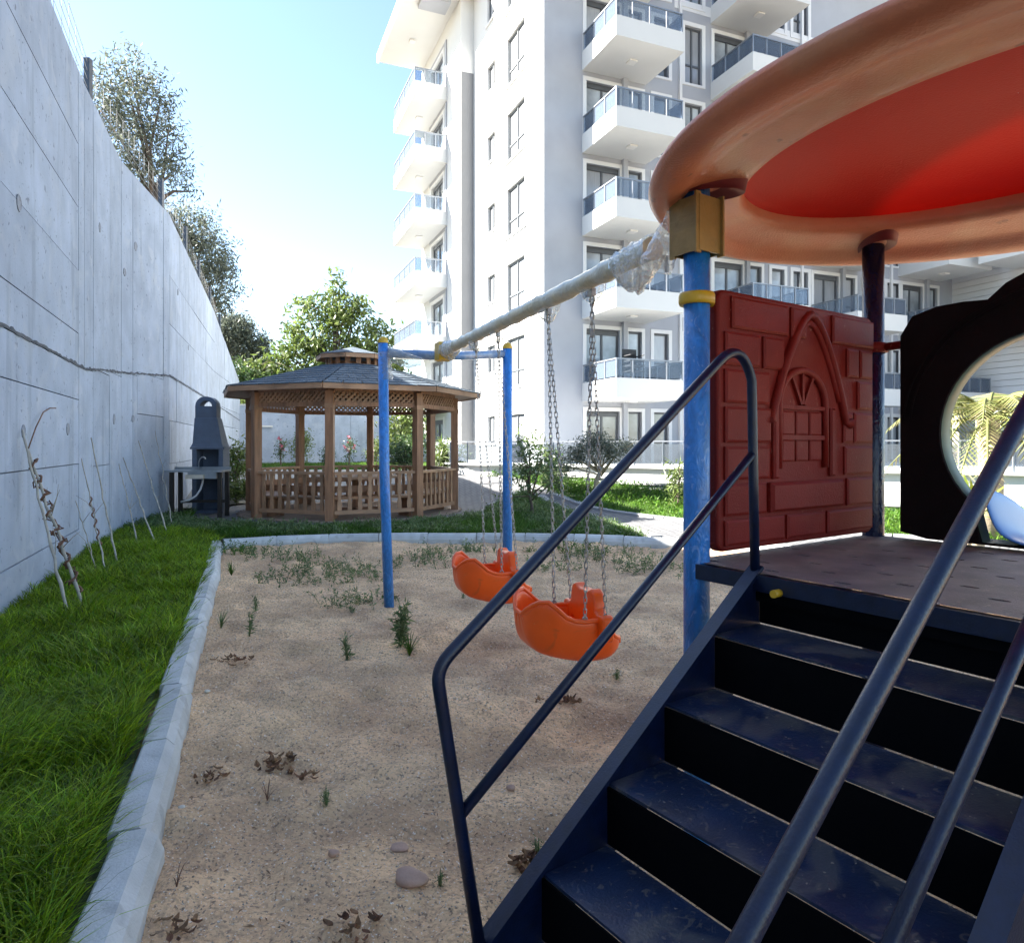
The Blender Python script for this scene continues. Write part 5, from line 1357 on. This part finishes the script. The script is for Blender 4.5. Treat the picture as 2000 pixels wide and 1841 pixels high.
MB(I).tube(pts, .010, 5).build('vine', M_vine, c2)
MB(I).tube([v+Vector((random.uniform(-.03,.03),random.uniform(-.03,.03),random.uniform(-.03,.03))) for v in pts[5:58]], .006, 5).build('vine', M_vine, c2)
cu1 = [onwall(45,876), onwall(60,835), onwall(75,805), onwall(88,797), onwall(100,797)]; MB(I).tube([v+Vector((.02,-.01,0)) for v in cu1], .006, 5).build('curl', M_vine, c2)
cane('short thin stick leaning between the vine-wrapped cane and the second cane pair', (142,978), (191,1109), .007, 3)
c3 = cane('cane with dry brown creeper on its lower half, third from the left', (154,896), (209,1115), .009, 4)
I = inv(c3); q = gp(209,1115,.12); q.z = .05; p = onwall(154,896)
MB(I).tube([q.lerp(p,.25+.4*i/30)+Vector((math.cos(i*.9)*.018,math.sin(i*.9)*.018,0)) for i in range(31)], .009, 5).build('vine', M_vine, c3)
cane('tall straight pale cane left of the middle of the row', (173,855), (230,1094), .012, 5, twigs=0)
cane('shorter pale cane with a side shoot in the middle of the row', (228,906), (272,1063), .010, 6)
cane('straight pale cane just right of the shorter one', (237,894), (308,1063), .012, 7, twigs=0)
cane('knotty pale cane, second from the barbecue', (267,861), (331,1046), .012, 8)
cane('thin crooked cane closest to the barbecue', (300,842), (339,1028), .008, 9, wob=.03)

# ------------------------------------------------------------ trees and shrubs
def lob(*l): return list(l)
tree('olive_tree', 'grey-green olive tree above the wall, nearest and highest of the trees on the wall top', 'tree', (-10.15,18.2,5.4), 3.0,.14,
     [(.1,0,5.9,.75,.8,.55),(.35,0,4.9,1.0,.9,.75),(.65,0,3.9,.95,.9,.7),(1.2,0,3.2,.6,.6,.45),(-.7,0,4.9,.9,.9,.9),(.9,.0,5.2,.4,.4,.35),(-.2,0,3.2,.9,.8,.7),(-.5,0,2.2,1.0,.8,.7),(1.75,0,2.75,.28,.28,.14)], 470, 21, .16, .16,.042, M_olive, M_bark, 1, lean=(.9,0), limbs=8)
tree('olive_tree', 'dense olive tree on the wall top, second from the left', 'tree', (-11.9,26.0,5.6), 1.8,.15,
     [(-.3,0,4.0,1.1,1.0,.9),(.15,0,3.0,1.35,1.2,1.0),(.5,0,1.9,1.25,1.2,.9),(-1.2,0,4.3,.8,.8,.7),(.2,0,1.0,1.0,1,.7)], 480, 22, .19, .2,.055, M_olive, M_bark, 2, limbs=8)
tree('olive_tree', 'small pale olive tree behind the far end of the retaining wall', 'tree', (-16.2,40,4.5), 2.0,.15,
     [(0,0,3.6,1.3,1.2,.9),(1.0,0,2.6,1.3,1.2,.9),(-.9,0,2.8,1.2,1,.9),(1.6,0,1.6,1.0,1,.8)], 380, 30, .2, .26,.08, M_olive, M_bark, 3, limbs=6)
tree('broadleaf_tree', 'bright yellow-green tree rising behind the gazebo roof', 'tree', (-9.8,38,.4), 5.2,.2,
     [(.1,0,9.9,.35,.5,.7),(.0,0,9.0,.7,.7,.5),(-1.5,0,8.5,.9,.9,.5),(1.3,0,8.5,.9,.9,.5),(-2.1,0,7.5,.7,.9,.4),(.2,0,7.8,1.3,1.2,.6),(2.5,0,7.5,.9,.9,.4),(3.4,0,6.8,.6,.7,.35),(-1.2,0,6.6,1.3,1.2,.6),(1.6,0,6.5,1.3,1.2,.5),(-2.9,0,5.9,1.1,1.1,.45),(3.0,0,5.6,1.0,1.0,.5),(-3.9,0,5.0,1.1,1.1,.5),(0,0,5.4,1.6,1.4,.6),(-2.2,0,4.6,1.8,1.3,.6),(2.4,0,4.5,1.3,1.2,.5)], 640, 13, .28, .42,.13, M_leafy, M_bark, 4, limbs=16, shell=.4)
tree('broadleaf_tree', 'shaded olive-toned tree between the wall end and the bright tree', 'tree', (-15.0,37,2.5), 1.6,.15,
     [(0,0,2.6,1.5,1.2,.9),(1.6,0,2.0,1.3,1.1,.8),(-1.0,0,1.6,1.2,1,.8),(3.0,0,1.5,1.3,1.1,.8)], 420, 22, .22, .22,.08, M_leafd, M_bark, 5, limbs=6)
tree('broadleaf_tree', 'yellow-green shrub-like tree beside the far end of the wall, above the garden wall', 'tree', (-13.6,34.5,1.8), .8,.1,
     [(0,0,1.5,.9,.8,.6),(1.3,0,1.9,1.1,.9,.7),(2.8,0,2.1,1.2,.9,.7)], 260, 22, .2, .22,.08, M_leafy, M_bark, 6, limbs=5)
def shrub(label, px, py, d, h, rx, seed, m=M_leafd, flowers=0, L_=.12, W_=.04, n=90, name='shrub', bm=M_bark, low=.35, per=14):
    X_ = (px-1000)/1350*d; zz = Hf(X_,d)+.04
    root = tree(name, label, 'shrub', (X_,d,zz), h*.45,.03*h, [(0,0,h*.62,rx,rx,h*.38),(rx*.3,0,h*.8,rx*.6,rx*.6,h*.22),(-rx*.35,0,h*low,rx*.6,rx*.6,h*.3)], n, per, .09*h, L_, W_, m, bm, seed, limbs=6, shell=.3)
    if flowers:
        rn = np.random.default_rng(seed); C = np.stack([rn.uniform(-rx,rx,flowers),rn.uniform(-rx,rx,flowers),rn.uniform(.5*h,1.05*h,flowers)],-1); V, F = leaves(C, 6,.03,.10,.07,seed); npmesh('flowers', V, F, M_pink, root)
    return root
shrub('leafy green shrub between the barbecue and the gazebo', 462,900,17.5,1.35,.42,11, M_leafy)
shrub('red-flowering shrub just behind the barbecue', 432,900,17,1.15,.22,12, M_leafd, 6, n=40)
shrub('yellowish low shrub left of the gazebo', 462,950,16.6,.55,.4,13, M_leafy, n=60)
shrub('broad leafed shrub seen through the left bay of the gazebo', 590,890,27,1.5,.4,14, M_leafy)
shrub('pink flowering plant seen through the gazebo by its left back post', 548,900,28.5,1.2,.2,15, M_leafd, 8, n=26)
shrub('pink flowering plant behind the front post of the gazebo', 682,900,29,1.2,.2,16, M_leafd, 8, n=26)
shrub('pale plant before the garden wall, right of the gazebo back post', 735,895,28,1.2,.4,17, M_leafy, n=60)
shrub('low green plant at the foot of the garden wall', 640,905,29,.9,.3,18, M_leafd, n=40)
shrub('tall bright green shrub seen through the right bay of the gazebo', 792,850,24,2.3,.75,19, M_leafy, n=170, L_=.18, W_=.07)
shrub('dark dense shrub below the bright one, behind the right bay of the gazebo', 800,900,21.5,1.3,.7,20, M_leafd, n=120, L_=.12, W_=.05)
shrub('thin palm-like plant beside the left end of the terrace', 868,905,22.5,1.1,.35,21, M_leafy, n=50, L_=.3, W_=.04)
shrub('small yucca-like plant at the corner of the terrace', 898,905,23,.8,.25,22, M_leafy, n=24, L_=.3, W_=.04)
# sapling and olive bush by the path
tree('sapling', 'slender broad-leafed sapling behind the right blue swing post', 'tree', (.42,13.6,.06), .5,.035,
     [(-.12,0,1.45,.24,.24,.36),(.18,0,1.15,.34,.3,.32),(-.2,0,.85,.3,.3,.28),(.35,0,.7,.28,.28,.22),(-.1,0,.45,.22,.22,.16),(-.55,0,.4,.18,.18,.12)], 120, 9, .07, .13,.038, M_weed, M_bark, 31, lean=(-.08,0), limbs=10, shell=.2)
tree('olive_bush', 'round grey-green olive bush with pale forked trunk on the lawn by the terrace', 'tree', (2.05,17.3,.3), .65,.055,
     [(-.15,0,1.05,.6,.5,.33),(.5,0,1.05,.5,.45,.28),(-.65,0,.85,.45,.4,.28),(.1,0,1.3,.45,.4,.25),(.85,0,1.2,.3,.3,.2),(-1.1,0,.8,.3,.3,.2)], 260, 22, .085, .085,.024, M_olive, M_bark2, 32, lean=(.22,0), limbs=10, shell=.3)
shrub('low green bush between the sapling and the olive bush', 1085,930,17.8,.7,.5,33, M_weed, n=70, L_=.1, W_=.03)
shrub('bamboo-like plant at the edge of the lawn, left of the tower post', 1325,930,15.5,1.0,.25,34, M_leafy, n=30, L_=.25, W_=.03)
# palm and yucca seen through the slide hood
def spiky(name, label, cat, base, th, n, L_, W_, m, seed, up=.5, trunk_r=.12, segs=6, sag=.5):
    root = thing(name, label, cat, base); rn = random.Random(seed)
    if th > .05: MB().tube([(0,0,-.1),(.02,0,th*.5),(0,0,th)], [trunk_r,trunk_r*.85,trunk_r*.8], 10).build('trunk', M_bark2, root)
    for k in range(n):
        a = 2*math.pi*k/n*2.4+rn.uniform(-.2,.2); el = rn.uniform(up-.5,up+.75); l = L_*rn.uniform(.75,1.1); P_ = []; F_ = []
        d = Vector((math.cos(a)*math.cos(el), math.sin(a)*math.cos(el), math.sin(el))); s = Vector((-math.sin(a),math.cos(a),0))
        for i in range(segs+1):
            t = i/segs; c = Vector((0,0,th))+d*l*t+Vector((0,0,-sag*l*t*t)); w = W_*math.sin(math.pi*min(.98,.12+t*.86)); P_ += [tuple(c-s*w), tuple(c+s*w)]
        for i in range(segs): F_.append((2*i,2*i+1,2*i+3,2*i+2))
        npmesh('leaf', np.array(P_), np.array(F_), m, root)
    return root
def palm(label, base, th, n, L_, seed):
    root = thing('palm_tree', label, 'palm', base); rn = random.Random(seed)
    MB().tube([(0,0,-.1),(.05,0,th*.5),(0,0,th)], [.2,.16,.15], 12).build('trunk', M_bark2, root)
    for k in range(n):
        a = 2.4*k+rn.uniform(-.2,.2); el = rn.uniform(-.25,1.1); l = L_*rn.uniform(.8,1.1); d = Vector((math.cos(a)*math.cos(el), math.sin(a)*math.cos(el), math.sin(el))); s = Vector((-math.sin(a),math.cos(a),0))
        pts = [Vector((0,0,th))+d*l*t+Vector((0,0,-.75*l*t*t)) for t in [i/12 for i in range(13)]]
        mb = MB(); mb.tube(pts, [.02*(1-i/13)+.004 for i in range(13)], 5)
        for i in range(2,13):
            for j in (0,.5):
                c = pts[i] if j == 0 else (pts[i]+pts[i-1])/2; fw = (pts[i]-pts[i-1]).normalized()
                for sg in (-1,1):
                    e = c+(s*sg*.75+fw*.55+Vector((0,0,-.35))).normalized()*.42*math.sin(math.pi*(i/14+.05)); w = fw*.018
                    mb.add([c-w,c+w,e], [(0,1,2)])
        mb.build('frond', M_palm, root)
    return root
palm('yellowish date palm seen through the round opening of the slide hood', (7.3,10.6,0), 1.9, 26, 1.7, 3)
spiky('yucca', 'bright yellow-green yucca below the palm, seen through the slide opening', 'yucca', (5.95,8.9,.02), .55, 44, .75,.028, M_yucca, 5, up=.5, sag=.25)
spiky('yucca', 'second smaller yucca at the lower right of the slide opening', 'yucca', (5.6,7.4,.02), .1, 26, .5,.022, M_yucca, 6, up=.6, sag=.25)

# stack of dark garden chairs on the first-floor balcony
M_chair = mat('dark_rattan', (.03,.03,.032), .6, var=.2, scale=20)
BM = inv(bld).inverted()
for k, lb in enumerate(('bottom chair of the dark stack on the first-floor balcony','middle chair of the dark stack on the first-floor balcony','top chair of the dark stack on the first-floor balcony')):
    p = BM @ Vector((2.55,-1.35,top(1)-.12+.16*k)); ch = thing('garden_chair', lb, 'chair', p, bld.rotation_euler[2], 'stacked garden chairs')
    MB().bb(-.26,.26,-.26,.26,.40,.44).build('seat', M_chair, ch); MB().bb(-.26,.26,.22,.26,.44,.85).build('backrest', M_chair, ch)
    for x in (-.26,.23): MB().bb(x,x+.03,-.26,.22,.60,.63).build('armrest', M_chair, ch)
    for x in (-.25,.22):
        for y in (-.25,.22): MB().bb(x,x+.03,y,y+.03,0,.40).build('leg', M_chair, ch)
